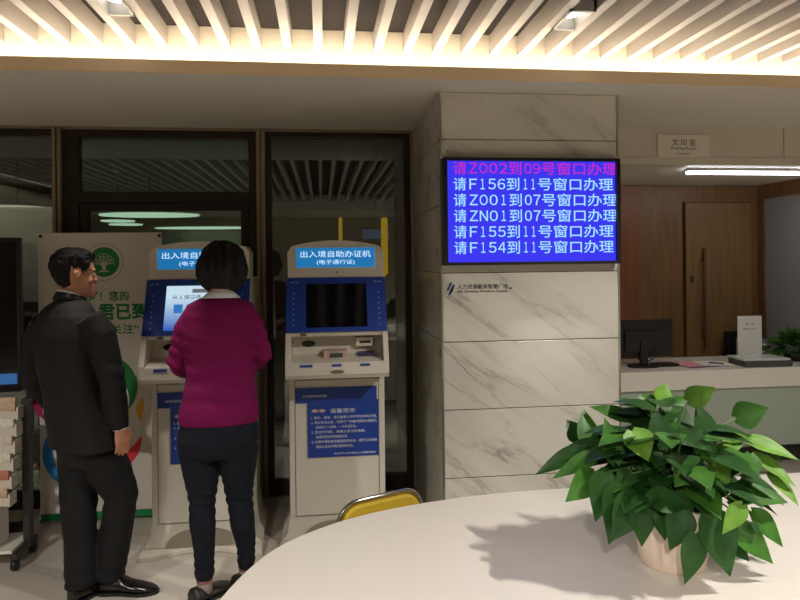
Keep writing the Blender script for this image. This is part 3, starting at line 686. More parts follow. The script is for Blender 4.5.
# chair whose back faces up-left; its sitter would face the table
c0, c1 = at(338, 514, Z=.68), at(421, 494, Z=.68); c0.z = c1.z = 0
chd = (c1-c0).normalized(); ang = math.atan2(chd.y, chd.x)
ch = thing('visitor_chair', 'yellow padded chair with chrome frame peeking over the table edge', 'chair', tuple((c0+c1)/2), ang)
hwc = (c1-c0).length/2
def rrect(w_, z0_, z1_, r, n=8):
    P = []
    for cx_, cz_, a0 in ((w_-r, z1_-r, 0), (-w_+r, z1_-r, 90), (-w_+r, z0_+r, 180), (w_-r, z0_+r, 270)):
        for k in range(n+1):
            a = math.radians(a0+90*k/n); P.append((cx_+r*math.cos(a), cz_+r*math.sin(a)))
    return P
CT = .71
obj('backrest', MB().prism(rrect(hwc-.012, .42, CT-.012, .07), 'y', -.018, .022), M['yellow'], ch, bevel=.008)
rim = [(x, .0, z) for x, z in rrect(hwc, .405, CT, .08)]; rim.append(rim[0])
obj('frame', MB().tube(rim, .008, 10), M['chrome'], ch)
obj('seat', MB().prism([(x, y-.22) for x, y in rrect(.18, -.18, .18, .06)], 'z', .40, .44), M['yellow'], ch, bevel=.012)
for sx in (-1, 1):
    obj('leg', MB().tube([(sx*.15, -.01, .45), (sx*.155, -.02, .38), (sx*.165, .03, .012)], .011), M['chrome'], ch)
    obj('leg', MB().tube([(sx*.15, -.05, .39), (sx*.155, -.36, .385), (sx*.165, -.39, .34), (sx*.165, -.42, .012)], .011), M['chrome'], ch)

# ------------------------------------------------------------------ leaves and plants
def leaf(mb, base, tip, width, nrm, fold=.25, droop=.12, mi=0, seg=9):
    base, tip = Vector(base), Vector(tip); d = tip-base; L_ = d.length; d.normalize()
    n = Vector(nrm); n = (n-d*n.dot(d))
    if n.length < 1e-3: n = Vector((0, 0, 1))-d*d.z
    n.normalize(); s_ = d.cross(n)
    prof = [.25, .78, 1, 1, .92, .78, .6, .4, .2, 0]
    rows_ = []
    for i in range(seg+1):
        t = i/seg; wv = prof[i]*width/2
        back = -.10*L_*math.exp(-((t)/.12)**2)          # heart-shaped lobes behind the stalk
        c = base+d*(L_*t)+n*(-droop*L_*(t*t)*1.0+droop*L_*t*.6)
        row = []
        for j, q in enumerate((-1, -.55, 0, .55, 1)):
            up_ = fold*wv*abs(q)-.25*wv*q*q*fold
            row.append(c+s_*(wv*q)+n*up_+d*(back*(abs(q))*(1 if i < 3 else 0)))
        rows_.append(row)
    v = [p for r_ in rows_ for p in r_]; f = []
    for i in range(seg):
        for j in range(4): f.append((i*5+j, i*5+j+1, (i+1)*5+j+1, (i+1)*5+j))
    mb.add(v, f, mi, True)
    return mb
plant = thing('potted_plant', 'leafy green pothos in a cream pot on the white table', 'potted plant', (.955, 1.70, .75))
O = plant.location.copy()
potm = MB().lathe([(.0, 0), (.078, 0), (.086, .006), (.095, .06), (.103, .12), (.108, .168), (.112, .172), (.112, .178), (.106, .18), (.100, .172), (.098, .15), (.0, .148)], n=48, cap=False)
obj('pot', potm, M['pot'], plant)
obj('soil', MB().lathe([(.0, .152), (.097, .152)], n=32, cap=False), M['soil'], plant)
# (base px,py) (tip px,py) in a 2.607x blow-up of the photo, width px, depth of base, depth of tip, tone, facing
LV = [((365,82),(383,34),42,1.78,1.80,2,'f'),((438,80),(510,45),48,1.74,1.70,2,'f'),((563,125),(648,98),58,1.72,1.68,0,'f'),((488,180),(462,82),54,1.70,1.74,1,'f'),
((282,128),(180,92),40,1.76,1.80,0,'u'),((305,98),(256,70),24,1.84,1.88,0,'u'),((180,200),(166,96),50,1.76,1.82,0,'f'),((160,186),(122,128),50,1.80,1.84,1,'f'),((248,240),(222,122),52,1.64,1.68,0,'f'),
((292,160),(337,238),68,1.62,1.57,2,'f'),((372,205),(352,98),66,1.66,1.70,1,'f'),((165,208),(36,272),40,1.72,1.76,1,'u'),((200,222),(82,282),38,1.66,1.68,0,'u'),((210,196),(92,218),40,1.72,1.76,1,'u'),
((192,272),(120,344),56,1.62,1.58,0,'f'),((222,268),(198,398),66,1.60,1.56,1,'f'),((262,300),(234,458),74,1.58,1.54,1,'f'),((300,325),(240,448),70,1.56,1.52,1,'f'),((312,338),(320,462),64,1.55,1.51,1,'f'),
((338,338),(448,352),62,1.52,1.50,1,'u'),((443,240),(404,306),58,1.56,1.54,0,'f'),((360,368),(380,446),44,1.54,1.51,1,'f'),((424,362),(392,472),68,1.53,1.50,1,'f'),((456,428),(432,562),58,1.50,1.48,1,'f'),
((490,372),(554,542),92,1.52,1.48,1,'f'),((455,332),(528,372),64,1.54,1.50,1,'u'),((580,352),(528,428),40,1.50,1.48,2,'u'),((560,405),(664,506),62,1.56,1.52,0,'f'),((605,372),(690,462),58,1.58,1.54,0,'u'),
((572,308),(702,344),66,1.60,1.56,0,'u'),((515,178),(612,180),34,1.72,1.66,2,'u'),((590,180),(730,232),44,1.70,1.62,2,'u'),((612,222),(722,302),40,1.68,1.60,2,'u'),((650,268),(730,354),34,1.66,1.58,2,'f'),
((600,220),(606,292),44,1.62,1.58,0,'f'),((640,192),(682,242),28,1.70,1.64,0,'u'),((515,205),(592,238),42,1.66,1.60,2,'u'),((400,92),(432,70),28,1.84,1.86,0,'f'),((318,68),(352,118),44,1.80,1.76,0,'f'),
((395,130),(468,148),58,1.78,1.74,1,'u'),((500,232),(548,304),60,1.60,1.56,2,'u'),((470,190),(500,250),54,1.62,1.58,0,'f'),((440,300),(470,210),56,1.60,1.62,1,'f'),((355,270),(330,200),60,1.62,1.64,1,'f'),
((425,180),(380,250),62,1.64,1.60,1,'f'),((320,150),(300,90),60,1.74,1.78,1,'f'),((270,210),(200,170),60,1.70,1.74,1,'f'),((560,170),(530,230),40,1.70,1.66,2,'u'),((520,270),(580,260),40,1.62,1.58,2,'u'),
((480,320),(560,310),50,1.58,1.54,1,'u'),((545,340),(610,345),44,1.56,1.52,0,'u'),((600,400),(622,430),26,1.55,1.53,1,'f'),((545,440),(600,500),40,1.56,1.54,1,'f'),((395,100),(430,150),50,1.80,1.76,1,'f'),
((340,300),(300,250),60,1.60,1.62,1,'f'),((420,350),(450,320),50,1.56,1.54,1,'u'),((290,270),(260,330),60,1.60,1.57,1,'f')]
def lp(p, Y_): return at(520+p[0]/2.607, 370+p[1]/2.607, Y=Y_)
fo = MB(); stems = MB(); DY = .03
core = O+Vector((0, 0, .17))
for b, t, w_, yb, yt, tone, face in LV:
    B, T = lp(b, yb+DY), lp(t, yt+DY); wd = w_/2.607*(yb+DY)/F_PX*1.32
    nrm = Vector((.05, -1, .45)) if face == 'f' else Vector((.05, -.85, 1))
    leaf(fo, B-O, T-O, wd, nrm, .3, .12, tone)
    src = core+Vector((random.uniform(-.05, .05), random.uniform(-.05, .05), 0))
    mid = src.lerp(B, .5)+Vector((0, .02, .05))
    stems.tube([src-O, mid-O, B-O], [.0035, .003, .0022], 6)
random.seed(11)
for k in range(115):   # the crown's inner and far leaves
    a = random.uniform(0, 2*PI); el = random.uniform(.05, 1.4); rr = random.uniform(.08, .20)
    dv = Vector((math.cos(a)*math.cos(el), math.sin(a)*math.cos(el), math.sin(el)))
    B = core+Vector((dv.x*rr*1.08, dv.y*rr, dv.z*rr*1.15+.03)); out_ = Vector((dv.x, dv.y, dv.z*.4-.35)).normalized()
    T = B+out_*random.uniform(.08, .12)
    if T.z < .84: T.z = .84
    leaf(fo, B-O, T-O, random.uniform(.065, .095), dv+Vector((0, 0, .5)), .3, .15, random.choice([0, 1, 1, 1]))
    if k % 4 == 0: stems.tube([core-O, core.lerp(B, .5)+Vector((0, 0, .03))-O, B-O], .0025, 5)
for k in range(12):   # leaves draping at the far right side, over the table
    a = random.uniform(-.6, 1.2); B = core+Vector((math.cos(a)*.2, math.sin(a)*.15, random.uniform(0, .08)))
    T = B+Vector((math.cos(a)*.1, math.sin(a)*.08, -.06)); leaf(fo, B-O, T-O, .06, Vector((0, -.3, 1)), .3, .12, random.choice([0, 1]))
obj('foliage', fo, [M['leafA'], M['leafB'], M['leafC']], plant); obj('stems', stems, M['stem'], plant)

cp = thing('counter_plant', 'small bushy green plant at the right end of the counter', 'potted plant', (3.79, 4.86, CZ))
obj('pot', MB().lathe([(.0, 0), (.06, 0), (.07, .05), (.07, .06), (.0, .06)], n=24, cap=False), M['dark_m'], cp)
cf = MB()
for k in range(170):
    a = random.uniform(0, 2*PI); el = random.uniform(-.1, 1.5); rr = random.uniform(.07, .17)
    B = Vector((math.cos(a)*math.cos(el)*rr*1.1, math.sin(a)*math.cos(el)*rr*.9, .06+math.sin(el)*rr))
    dv = Vector((math.cos(a)*math.cos(el), math.sin(a)*math.cos(el), math.sin(el)*.6-.1)).normalized()
    T = B+dv*.055; T.z = max(T.z, .01)
    leaf(cf, B, T, .058, dv+Vector((0, -.3, .6)), .3, .12, random.choice([0, 0, 1]))
obj('foliage', cf, [M['leafA'], M['leafB']], cp)

# ------------------------------------------------------------------ people
def fuse(mb, voxel, smooth=4, wr=None):
    """one continuous skin from overlapping shapes"""
    me = bpy.data.meshes.new('tmp'); me.from_pydata([tuple(v) for v in mb.v], [], mb.f)
    bm = bmesh.new(); bm.from_mesh(me); bmesh.ops.remove_doubles(bm, verts=bm.verts, dist=1e-6)
    bmesh.ops.recalc_face_normals(bm, faces=bm.faces); bm.to_mesh(me); bm.free()
    o = bpy.data.objects.new('tmp', me); C.objects.link(o)
    r = o.modifiers.new('r', 'REMESH'); r.mode = 'VOXEL'; r.voxel_size = voxel
    if smooth:
        s = o.modifiers.new('s', 'SMOOTH'); s.iterations = smooth; s.factor = .5
    dg = bpy.context.evaluated_depsgraph_get(); dg.update()
    m2 = bpy.data.meshes.new_from_object(o.evaluated_get(dg))
    bpy.data.objects.remove(o)
    if wr:
        ns = [v.normal.copy() for v in m2.vertices]
        for v, n in zip(m2.vertices, ns): v.co = v.co+n*wr(v.co)
    for p in m2.polygons: p.use_smooth = True
    return m2
def link_mesh(name, me, mt, parent, off):
    for v in me.vertices: v.co -= off
    me.materials.clear(); me.materials.append(mt)
    o = bpy.data.objects.new(name, me); C.objects.link(o); o.parent = parent; return o
def ring(c, R_, F_, a, b, n=28, p=2.3):
    out_ = []
    for k in range(n):
        t = 2*PI*k/n; ct_, st_ = math.cos(t), math.sin(t)
        out_.append(Vector(c)+R_*(a*math.copysign(abs(ct_)**(2/p), ct_))+F_*(b*math.copysign(abs(st_)**(2/p), st_)))
    return out_
def dirs(phi):
    p = math.radians(phi); F_ = Vector((math.cos(p), math.sin(p), 0)); return F_, Vector((F_.y, -F_.x, 0))

# head: horizontal sections (z, front, back, half width)
HS = [(-.118, .070, .035, .018), (-.108, .086, .0, .036), (-.09, .092, -.03, .050), (-.065, .092, -.058, .059), (-.035, .090, -.078, .066), (0, .088, -.092, .071),
      (.03, .092, -.098, .074), (.06, .086, -.098, .073), (.085, .068, -.086, .064), (.103, .042, -.062, .048), (.113, .015, -.035, .028), (.116, .0, -.02, .01)]
def hsec(z):
    for a, b in zip(HS[:-1], HS[1:]):
        if a[0] <= z <= b[0]:
            t = (z-a[0])/(b[0]-a[0]); return [a[i]+(b[i]-a[i])*t for i in (1, 2, 3)]
    return list(HS[0][1:]) if z < HS[0][0] else list(HS[-1][1:])
def head(mb, c, phi, k=1.0):
    F_, R_ = dirs(phi); U_ = Vector((0, 0, 1)); rings = []
    for z, yf_, yb_, w_ in HS:
        rings.append(ring(c+F_*((yf_+yb_)/2*k)+U_*z*k, R_, F_, w_*k, (yf_-yb_)/2*k, 28, 2.15))
    mb.loft(rings)
    P_ = lambda x, y, z: c+R_*(x*k)+F_*(y*k)+U_*(z*k)
    rot = Matrix((R_, F_, U_)).transposed()
    mb.tube([P_(0, .082, .022), P_(0, .094, -.005), P_(0, .101, -.032), P_(0, .094, -.040)], [.006*k, .008*k, .010*k, .009*k])   # nose
    for s in (-1, 1):
        mb.ball(P_(s*.012, .093, -.033), (.008*k, .009*k, .007*k), 8, rot=rot)
        mb.ball(P_(s*.03, .082, .022), (.02*k, .012*k, .007*k), 8, rot=rot)             # brow
        mb.ball(P_(s*.040, .060, -.030), (.018*k, .018*k, .022*k), 8, rot=rot)            # cheek
        e = [P_(s*.070, .002, -.030), P_(s*.075, -.002, -.020), P_(s*.080, -.012, -.006), P_(s*.084, -.014, .008), P_(s*.081, -.006, .017), P_(s*.075, .002, .012), P_(s*.071, .004, .0)]
        mb.tube(e, [.005*k, .005*k, .0055*k, .006*k, .0055*k, .005*k, .0045*k], 8)        # ear rim
        mb.ball(P_(s*.076, -.004, -.005), (.007*k, .013*k, .022*k), 10, rot=rot)
    mb.ball(P_(0, .093, -.056), (.022*k, .009*k, .006*k), 8, rot=rot); mb.ball(P_(0, .091, -.068), (.02*k, .010*k, .007*k), 8, rot=rot)
    mb.ball(P_(0, .085, -.1), (.02*k, .012*k, .013*k), 8, rot=rot)
def hair_cap(c, phi, hairline, off, ztop, k=1.0, nt=72, nz=22, jag=0.0, lock=0.0, hem=0.0):
    F_, R_ = dirs(phi); U_ = Vector((0, 0, 1)); mb = MB(); outer = []; inner = []
    for iz in range(nz+1):
        t = iz/nz; ro, ri = [], []
        for i in range(nt):
            th = 2*PI*i/nt                                     # 0 = front, counter-clockwise
            hl = hairline(abs(((th+PI) % (2*PI))-PI))+hem*noise.noise(Vector((math.cos(th)*5, math.sin(th)*5, 7))); z = hl+(ztop-.001-hl)*(1-(1-t)**1.35)
            zz = min(z, .1145); yf_, yb_, w_ = hsec(zz)
            cy = (yf_+yb_)/2; hl_ = (yf_-yb_)/2
            ct_, st_ = math.cos(th), math.sin(th); p = 2/2.15
            y = cy+hl_*math.copysign(abs(ct_)**p, ct_); x = w_*math.copysign(abs(st_)**p, st_)
            d = Vector((x, y-cy)); L_ = max(d.length, 1e-4); d /= L_
            o_ = off(abs(((th+PI) % (2*PI))-PI), t, z)
            g = jag*noise.noise(Vector((x*90+3, y*90, z*25)))+lock*noise.noise(Vector((math.cos(th)*7+5, math.sin(th)*7, z*7)))
            if z > .07:
                yf_, yb_, w_ = hsec(.07); cy = (yf_+yb_)/2; x = w_*math.copysign(abs(st_)**p, st_); y2 = (yf_-yb_)/2*math.copysign(abs(ct_)**p, ct_)
                d = Vector((x, y2)); L_ = d.length; d /= L_
                kk = math.sqrt(max(0, 1-((z-.07)/(ztop-.07))**2)); o_ *= kk; L_ = L_*kk
            L2 = L_
            q = d*(L2+o_+g); ro.append(c+R_*(q.x*k)+F_*((cy+q.y)*k)+U_*((z+g*.5)*k))
            q = d*(L2*.9); ri.append(c+R_*(q.x*k)+F_*((cy+q.y)*k)+U_*(min(z, .105)*k))
        outer.append(ro); inner.append(ri)
    mb.loft(outer, cap=False); mb.loft([outer[-1], [outer[-1][0].lerp(p, .02) for p in outer[-1]]], cap=False)
    n = nt; mb.add(outer[-1], [tuple(range(n))], 0, True)
    mb.loft([outer[0], inner[0]], cap=False)
    return mb
def hand(mb, wrist, d, nrm, side, s=1.0, curl=.5):
    """palm and five fingers; d towards the fingertips, nrm out of the palm, side towards the thumb"""
    d = Vector(d).normalized(); nrm = Vector(nrm); nrm = (nrm-d*nrm.dot(d)).normalized(); side = Vector(side); side = (side-d*side.dot(d)-nrm*side.dot(nrm)).normalized()
    w0 = Vector(wrist)
    mb.loft([ring(w0+d*(t*s), side, nrm, a*s, b*s, 16, 2.6) for t, a, b in ((-.03, .026, .02), (0, .027, .018), (.03, .036, .016), (.06, .04, .0145), (.085, .039, .012), (.09, .034, .009))])
    for i, (o_, L_, r_) in enumerate(((.029, .068, .0088), (.010, .077, .0090), (-.010, .071, .0086), (-.029, .056, .0078))):
        p = w0+d*(.08*s)+side*(o_*s); path = [p-d*.02*s]; path.append(p); a = curl*.45
        for q in (.42, .32, .26):
            dd_ = d*math.cos(a)+nrm*math.sin(a)+side*(o_*1.2)*(1-curl); p = p+dd_.normalized()*(L_*q*s*1.05); path.append(p); a += curl*.75
        mb.tube(path, [r_*s, r_*s*1.02, r_*s*.98, r_*s*.9, r_*s*.72], 10)
    p = w0+d*(.018*s)+side*(.024*s)
    mb.tube([p-side*.012*s, p+side*(.012*s)+d*(.012*s)+nrm*.004*s, p+side*(.026*s)+d*(.038*s)+nrm*.01*s, p+side*(.029*s)+d*(.064*s)+nrm*.018*s], [.013*s, .0125*s, .0105*s, .0078*s], 10)
def shoe(heel, phi, L_, wd, h_, mt, name, parent, off, low=False, lift=0):
    F_, R_ = dirs(phi); U_ = Vector((0, 0, 1)); heel = Vector(heel)
    secs = [(0, .30, h_*.75), (.04, .40, h_), (.18, .44, h_*(.95 if low else 1.05)), (.36, .42, h_*(.62 if low else 1.0)), (.52, .46, h_*.66), (.68, .5, h_*.52), (.84, .44, h_*.42), (.95, .28, h_*.33), (1, .12, h_*.22)]
    rings = []; mb = MB()
    for t, w_, hh in secs:
        c = heel+F_*(t*L_); n = 20; r_ = []
        for k in range(n):
            a = 2*PI*k/n; x = wd*w_*math.copysign(abs(math.cos(a))**.8, math.cos(a)); z = .012+(hh-.012)*.5*(1+math.copysign(abs(math.sin(a))**.75, math.sin(a)))
            if math.sin(a) > .3 and .03 < t < .4: x *= .8
            r_.append(c+R_*x+U_*z)
        rings.append(r_)
    mb.loft(rings); me = fuse(mb, .005, 3)
    s_ = link_mesh(name, me, mt, parent, off)
    sole = MB(); O_ = []
    for t, w_ in ((-.01, .2), (.0, .33), (.06, .44), (.2, .45), (.38, .4), (.55, .48), (.7, .52), (.85, .46), (.96, .28), (1.01, .1)): O_.append((t, w_))
    P_ = [heel+F_*(t*L_)+R_*(wd*w_) for t, w_ in O_]+[heel+F_*(t*L_)-R_*(wd*w_) for t, w_ in O_[::-1]]
    sole.loft([[p+U_*.001 for p in P_], [p+U_*.016 for p in P_]], 0, False)
    obj('sole', sole, M['black'], s_, off=off)
    return s_

# ---- man in the dark suit, back three-quarter, looking right
root = thing('person', 'person in a black suit standing with one knee bent, looking right', 'person', (-1.05, 3.25, 0))
off = Vector(root.location)
PHB, PHH = 48, 30
Fm, Rm = dirs(PHB)
def mp_(px, py, Y_): return at(px, py, Y=Y_)
hc = mp_(74.5, 274.5, 3.22)
shR, shL = mp_(97, 319, 3.10), mp_(38, 323, 3.38)
elR, wrR = mp_(112, 378, 3.10), mp_(119, 424, 3.13)
elL, wrL = mp_(34, 381, 3.46), mp_(58, 412, 3.62)
hipR, hipL = mp_(98, 440, 3.20), mp_(77, 440, 3.30)
knR, anR = mp_(121, 495, 3.26), mp_(110, 575, 3.30)
knL, anL = mp_(79, 510, 3.26), mp_(81, 580, 3.24)
body = MB(); head(body, hc, PHH, .94)
body.tube([hc+Vector((-.02, -.01, -.03)), mp_(71, 290, 3.22), mp_(70, 306, 3.22)], [.05, .046, .046], 18)
body.loft([ring(mp_(x, y, 3.22), Rm, Fm, a, b) for x, y, a, b in ((69, 305, .05, .05), (68, 315, .12, .07), (68, 335, .16, .1), (72, 370, .15, .095), (78, 405, .15, .095), (85, 440, .16, .1))])
for a_, b_, c_ in ((shR, elR, wrR), (shL, elL, wrL)): body.tube([a_, b_, c_], [.04, .035, .024], 12)
body.tube([hipR, knR, anR, anR-Vector((0, 0, .05))], [.07, .045, .032, .03], 12); body.tube([hipL, knL, anL, anL-Vector((0, 0, .05))], [.07, .045, .032, .03], 12)
hand(body, mp_(121, 426, 3.13), (.10, -.05, -1), (-.75, .65, 0), (.65, .75, 0), .93, .42)
hand(body, wrL+Vector((.02, .01, -.01)), (.7, .4, -.3), (.3, -.7, 0), (0, .3, 1), .95, .7)
link_mesh('body', fuse(body, .0042, 2), M['skin'], root, off)
for s in (-1, 1):
    Fh, Rh = dirs(PHH); e = hc+Fh*.0735+Rh*(.030*s)+Vector((0, 0, .003))
    obj('eye', MB().ball(e, .0095, 10, 0).ball(e+Fh*.0055, .005, 8, 1), [M['white'], M['black']], root, off=off)
def hl_m(a):
    if a < .75: return .068
    if a < 1.25: return .068+(-.0-.068)*(a-.75)/.5
    if a < 1.4: return -.005+.037*(a-1.25)/.15
    if a < 1.8: return .032
    if a < 2.05: return .032-.085*(a-1.8)/.25
    return -.053-.022*(a-2.05)/(PI-2.05)
hm = hair_cap(hc, PHH, hl_m, lambda a, t, z: .002+.015*min(1, t*2.2)+(.006 if a < .8 else 0), .136, .94, 120, 30, .009, .004, .004)
obj('hair', hm, M['hair'], root, off=off)
def crease(seed, amp, sc=9, zs=1.0):
    def f(co):
        q = Vector((co.x*sc+seed, co.y*sc, co.z*sc*zs)); return amp*(noise.noise(q)+.5*noise.noise(q*2.3))
    return f
jk = MB()
jk.loft([ring(mp_(x, y, 3.22+dy), Rm, Fm, a, b, 32, 2.5) for x, y, a, b, dy in ((70, 298, .056, .055, 0), (70, 301.5, .085, .068, 0), (69, 307, .132, .086, 0), (68, 316, .172, .105, 0), (67, 335, .196, .122, 0), (69, 360, .188, .122, 0), (74, 388, .176, .116, 0), (80, 415, .185, .124, 0), (86, 446, .195, .132, 0))])
jk.tube([shR+Vector((-.03, 0, .01)), shR.lerp(elR, .25)+Vector((.005, 0, 0)), elR, elR.lerp(wrR, .5), wrR, wrR+(wrR-elR).normalized()*.02], [.06, .064, .056, .05, .043, .042], 20)
jk.tube([shL+Vector((.03, 0, .01)), shL.lerp(elL, .3), elL, elL.lerp(wrL, .5), wrL], [.06, .063, .057, .05, .043], 20)
def jw(co):
    v = crease(1, .004, 10)(co)
    d = (co-elR).length; v += .004*math.sin(co.z*95+co.x*30)*math.exp(-(d/.09)**2)
    d = (co-elL).length; v += .004*math.sin(co.z*90-co.x*40)*math.exp(-(d/.09)**2)
    return v
link_mesh('suit_jacket', fuse(jk, .007, 5, jw), M['suit'], root, off)
# jacket collar and shirt collar
cc = mp_(70.5, 296, 3.22)
def band(c, r0, r1, z0_, z1_, tilt, mt, name, par, a0=0, a1=360, th=.004, dx=0, R_=None, F_=None):
    mb = MB(); n = 40; ro, ri = [], []
    rings = [[], [], [], []]
    for k in range(n):
        a = 2*PI*k/n; ca, sa = math.cos(a), math.sin(a); u1 = R_*ca+F_*sa; lift = -tilt*sa
        for q, (r, z) in enumerate(((r0, z0_), (r1, z1_), (r1-th, z1_), (r0-th, z0_))): rings[q].append(c+u1*r+Vector((0, 0, z+lift)))
    mb.loft(rings+[rings[0]], cap=False); return obj(name, mb, mt, par, off=off)
band(cc, .062, .055, -.022, .018, .014, M['shirt'], 'shirt_collar', root, R_=Rm, F_=Fm)
band(cc, .078, .062, -.030, .006, .018, M['suit'], 'jacket_collar', root, th=.006, R_=Rm, F_=Fm)
for wr_, el_ in ((wrR, elR),):
    dc = (wr_-el_).normalized(); obj('shirt_cuff', MB().tube([wr_+dc*.010, wr_+dc*.022], .033, 18), M['shirt'], root, off=off)
tr_ = MB()
tr_.loft([ring(mp_(x, y, 3.25), Rm, Fm, a, b, 28, 2.4) for x, y, a, b in ((82, 425, .165, .108), (86, 440, .172, .118), (88, 455, .165, .112), (88, 463, .14, .09))])
hR, hL = mp_(101, 450, 3.20), mp_(79, 450, 3.30)
tr_.tube([hR, hR.lerp(knR, .5)+Vector((0, 0, 0)), knR, knR.lerp(anR, .35), knR.lerp(anR, .75), anR, anR-Vector((.0, 0, .018))], [.1, .094, .078, .074, .072, .070, .070], 22)
tr_.tube([hL, hL.lerp(knL, .5), knL, knL.lerp(anL, .5), anL, anL-Vector((0, 0, .025))], [.1, .092, .08, .074, .070, .071], 22)
def tw_(co):
    v = crease(5, .0045, 9, .6)(co)
    for kk in (knR, knL): d = (co-kk).length; v += .0035*math.sin(co.z*80+co.x*60)*math.exp(-(d/.1)**2)
    for kk in (anR, anL): d = (co-kk).length; v += .005*math.sin(co.z*100+co.x*25)*math.exp(-(d/.09)**2)
    return v
link_mesh('trousers', fuse(tr_, .007, 4, tw_), M['trous'], root, off)
hR_ = at(99, 589, Z=.012); hL_ = at(75, 594, Z=.012)
shoe((anR.x-.045, anR.y-.01, 0), -8, .285, .095, .09, M['leather'], 'shoe', root, off)
shoe((anL.x-.03, anL.y-.05, 0), 55, .28, .095, .09, M['leather'], 'shoe', root, off)

# ---- woman in the burgundy sweater, seen from behind
root = thing('person', 'person in a burgundy sweater and dark jeans seen from behind at a kiosk', 'person', (-.5, 3.15, 0))
off = Vector(root.location); PH = 93; Fw, Rw = dirs(PH); YW_ = 3.13
hc = mp_(222, 270, YW_+.01)
shL, shR = mp_(190, 313, YW_), mp_(249, 313, YW_)
elL, elR = mp_(177, 362, YW_+.0), mp_(262, 355, YW_+.0)
wrL, wrR = mp_(186, 373, YW_+.12), mp_(250, 368, YW_+.12)
hipL, hipR = mp_(199, 440, YW_), mp_(239, 440, YW_)
knL, anL = mp_(202, 500, YW_), mp_(204.5, 577, YW_+.02)
knR, anR = mp_(240, 496, YW_+.05), mp_(246.5, 565, YW_+.12)
body = MB(); head(body, hc, PH, .97)
body.tube([hc+Vector((0, -.02, -.04)), mp_(221, 291, YW_-.005), mp_(220, 303, YW_)], [.05, .05, .062], 18)
body.loft([ring(mp_(x, y, YW_), Rw, Fw, a, b) for x, y, a, b in ((220, 300, .06, .05), (220, 310, .14, .07), (220, 335, .14, .08), (220, 370, .13, .08), (219, 405, .15, .09), (219, 440, .16, .1))])
for a_, b_, c_ in ((shR, elR, wrR), (shL, elL, wrL)): body.tube([a_, b_, c_], [.034, .032, .023], 12)
body.tube([hipR, knR, anR, anR-Vector((0, 0, .06))], [.06, .04, .027, .028], 12); body.tube([hipL, knL, anL, anL-Vector((0, 0, .06))], [.06, .04, .027, .028], 12)
hand(body, wrL+Vector((0, .02, -.002)), (.1, 1, .02), (0, 0, -1), (1, 0, 0), .88, .5)
hand(body, wrR+Vector((0, .02, -.002)), (-.2, 1, .02), (0, 0, -1), (-1, 0, 0), .88, .5)
link_mesh('body', fuse(body, .0042, 2), M['skin2'], root, off)
for s in (-1, 1):
    e = hc+Fw*.0765+Rw*(.03*s)+Vector((0, 0, .003)); obj('eye', MB().ball(e, .0092, 10, 0).ball(e+Fw*.0053, .005, 8, 1), [M['white'], M['black']], root, off=off)
def hl_w(a):
    if a < .7: return .062
    if a < 1.05: return .062-.155*(a-.7)/.35
    return -.093-.02*(a-1.05)/(PI-1.05)
def off_w(a, t, z):
    b = .011+.031*math.sin(PI*min(1, max(0, (z+.15)/.27)))
    return b if a > .9 else b*.55
hm = hair_cap(hc, PH, hl_w, off_w, .137, .99, 120, 30, .006, .022, .035)
obj('hair', hm, M['hair2'], root, off=off)
sw = MB()
sw.loft([ring(mp_(x, y, YW_+dy), Rw, Fw, a, b, 32, 2.4) for x, y, a, b, dy in ((220, 295.5, .058, .055, 0), (220, 299, .10, .068, 0), (220, 304, .150, .082, 0), (220, 314, .165, .098, 0), (220, 335, .166, .108, 0), (221, 360, .157, .104, 0), (221, 380, .158, .106, 0), (220, 400, .174, .118, 0), (219.5, 413, .183, .126, 0), (219, 421, .180, .124, 0))])
for s_, e_, w_ in ((shL, elL, wrL), (shR, elR, wrR)):
    sx = 1 if s_ is shL else -1
    sw.tube([s_+Vector((sx*.03, 0, .012)), s_.lerp(e_, .3), s_.lerp(e_, .7), e_, e_.lerp(w_, .4), e_.lerp(w_, .9)], [.05, .053, .050, .049, .044, .036], 20)
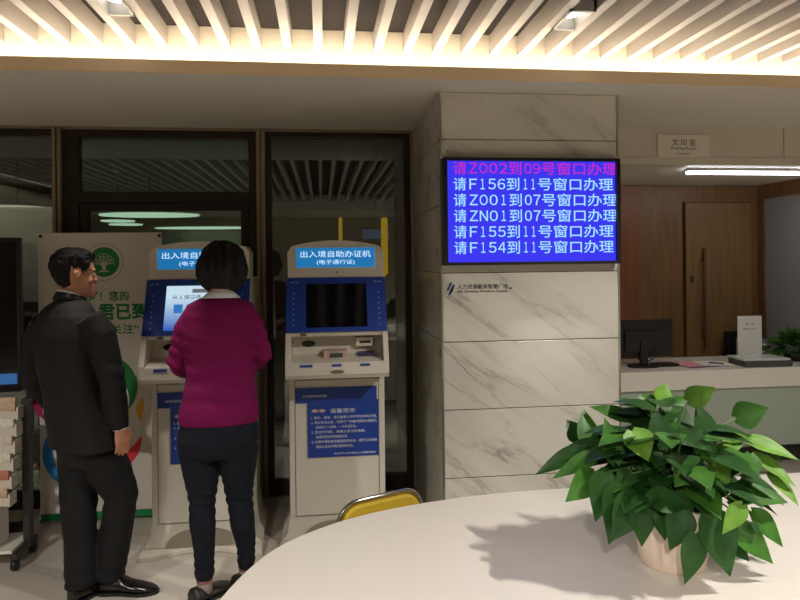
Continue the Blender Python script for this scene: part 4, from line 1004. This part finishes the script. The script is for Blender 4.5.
def sww(co):
    v = crease(9, .004, 9)(co)
    for kk in (elL, elR): d = (co-kk-Vector((0, 0, .05))).length; v += .0045*math.sin(co.z*110+co.x*40)*math.exp(-(d/.10)**2)
    zw = 1.6-(392-260)*YW_/F_PX; v += .002*math.sin((co.z-zw)*70+math.sin(co.x*14)*1.2)*math.exp(-((co.z-zw)/.08)**2)
    return v
link_mesh('sweater', fuse(sw, .0065, 5, sww), M['sweater'], root, off)
cc = mp_(221, 294.5, YW_)
band(cc+Vector((0, 0, .0)), .092, .056, -.018, .014, .006, M['shirt'], 'shirt_collar', root, R_=Rw, F_=Fw)
jn = MB()
jn.loft([ring(mp_(x, y, YW_), Rw, Fw, a, b, 28, 2.4) for x, y, a, b in ((219, 408, .165, .108), (219, 425, .178, .122), (218.5, 438, .185, .128), (218.5, 448, .176, .12), (218.5, 455, .15, .1))])
jn.tube([mp_(199, 446, YW_), mp_(201, 468, YW_), mp_(202, 490, YW_), mp_(202, 503, YW_), mp_(202.5, 525, YW_-.015), mp_(204, 550, YW_), anL], [.095, .086, .069, .060, .061, .048, .043], 22)
jn.tube([mp_(239, 446, YW_), mp_(238, 468, YW_+.02), mp_(239, 488, YW_+.04), mp_(240, 500, YW_+.05), mp_(243, 523, YW_+.05), mp_(246, 545, YW_+.09), anR], [.093, .084, .068, .060, .058, .046, .042], 22)
def jnw(co):
    v = crease(14, .003, 11, .7)(co)
    for kk in (knL, knR): d = (co-kk).length; v += .004*math.sin(co.z*130+co.x*30)*math.exp(-(d/.09)**2)
    for kk in (anL, anR): d = (co-kk-Vector((0, 0, .06))).length; v += .003*math.sin(co.z*150)*math.exp(-(d/.08)**2)
    return v
link_mesh('jeans', fuse(jn, .0065, 3, jnw), M['jeans'], root, off)
for an in (anL, anR):
    sk = obj('sock', MB().tube([an-Vector((0, 0, -.02)), an-Vector((0, 0, .03)), Vector((an.x, an.y, .03))], [.037, .036, .036], 16), M['sock'], root, off=off)
    obj('sock_pattern', MB().tube([an-Vector((0, 0, .004)), an-Vector((0, 0, .018))], [.0385, .0385], 16), M['pink'], sk, off=off)
shoe((anL.x-.05, anL.y-.05, 0), 48, .235, .105, .078, M['shoe_b'], 'shoe', root, off, True)
shoe((anR.x-.055, anR.y-.045, 0), 42, .235, .105, .078, M['shoe_b'], 'shoe', root, off, True)
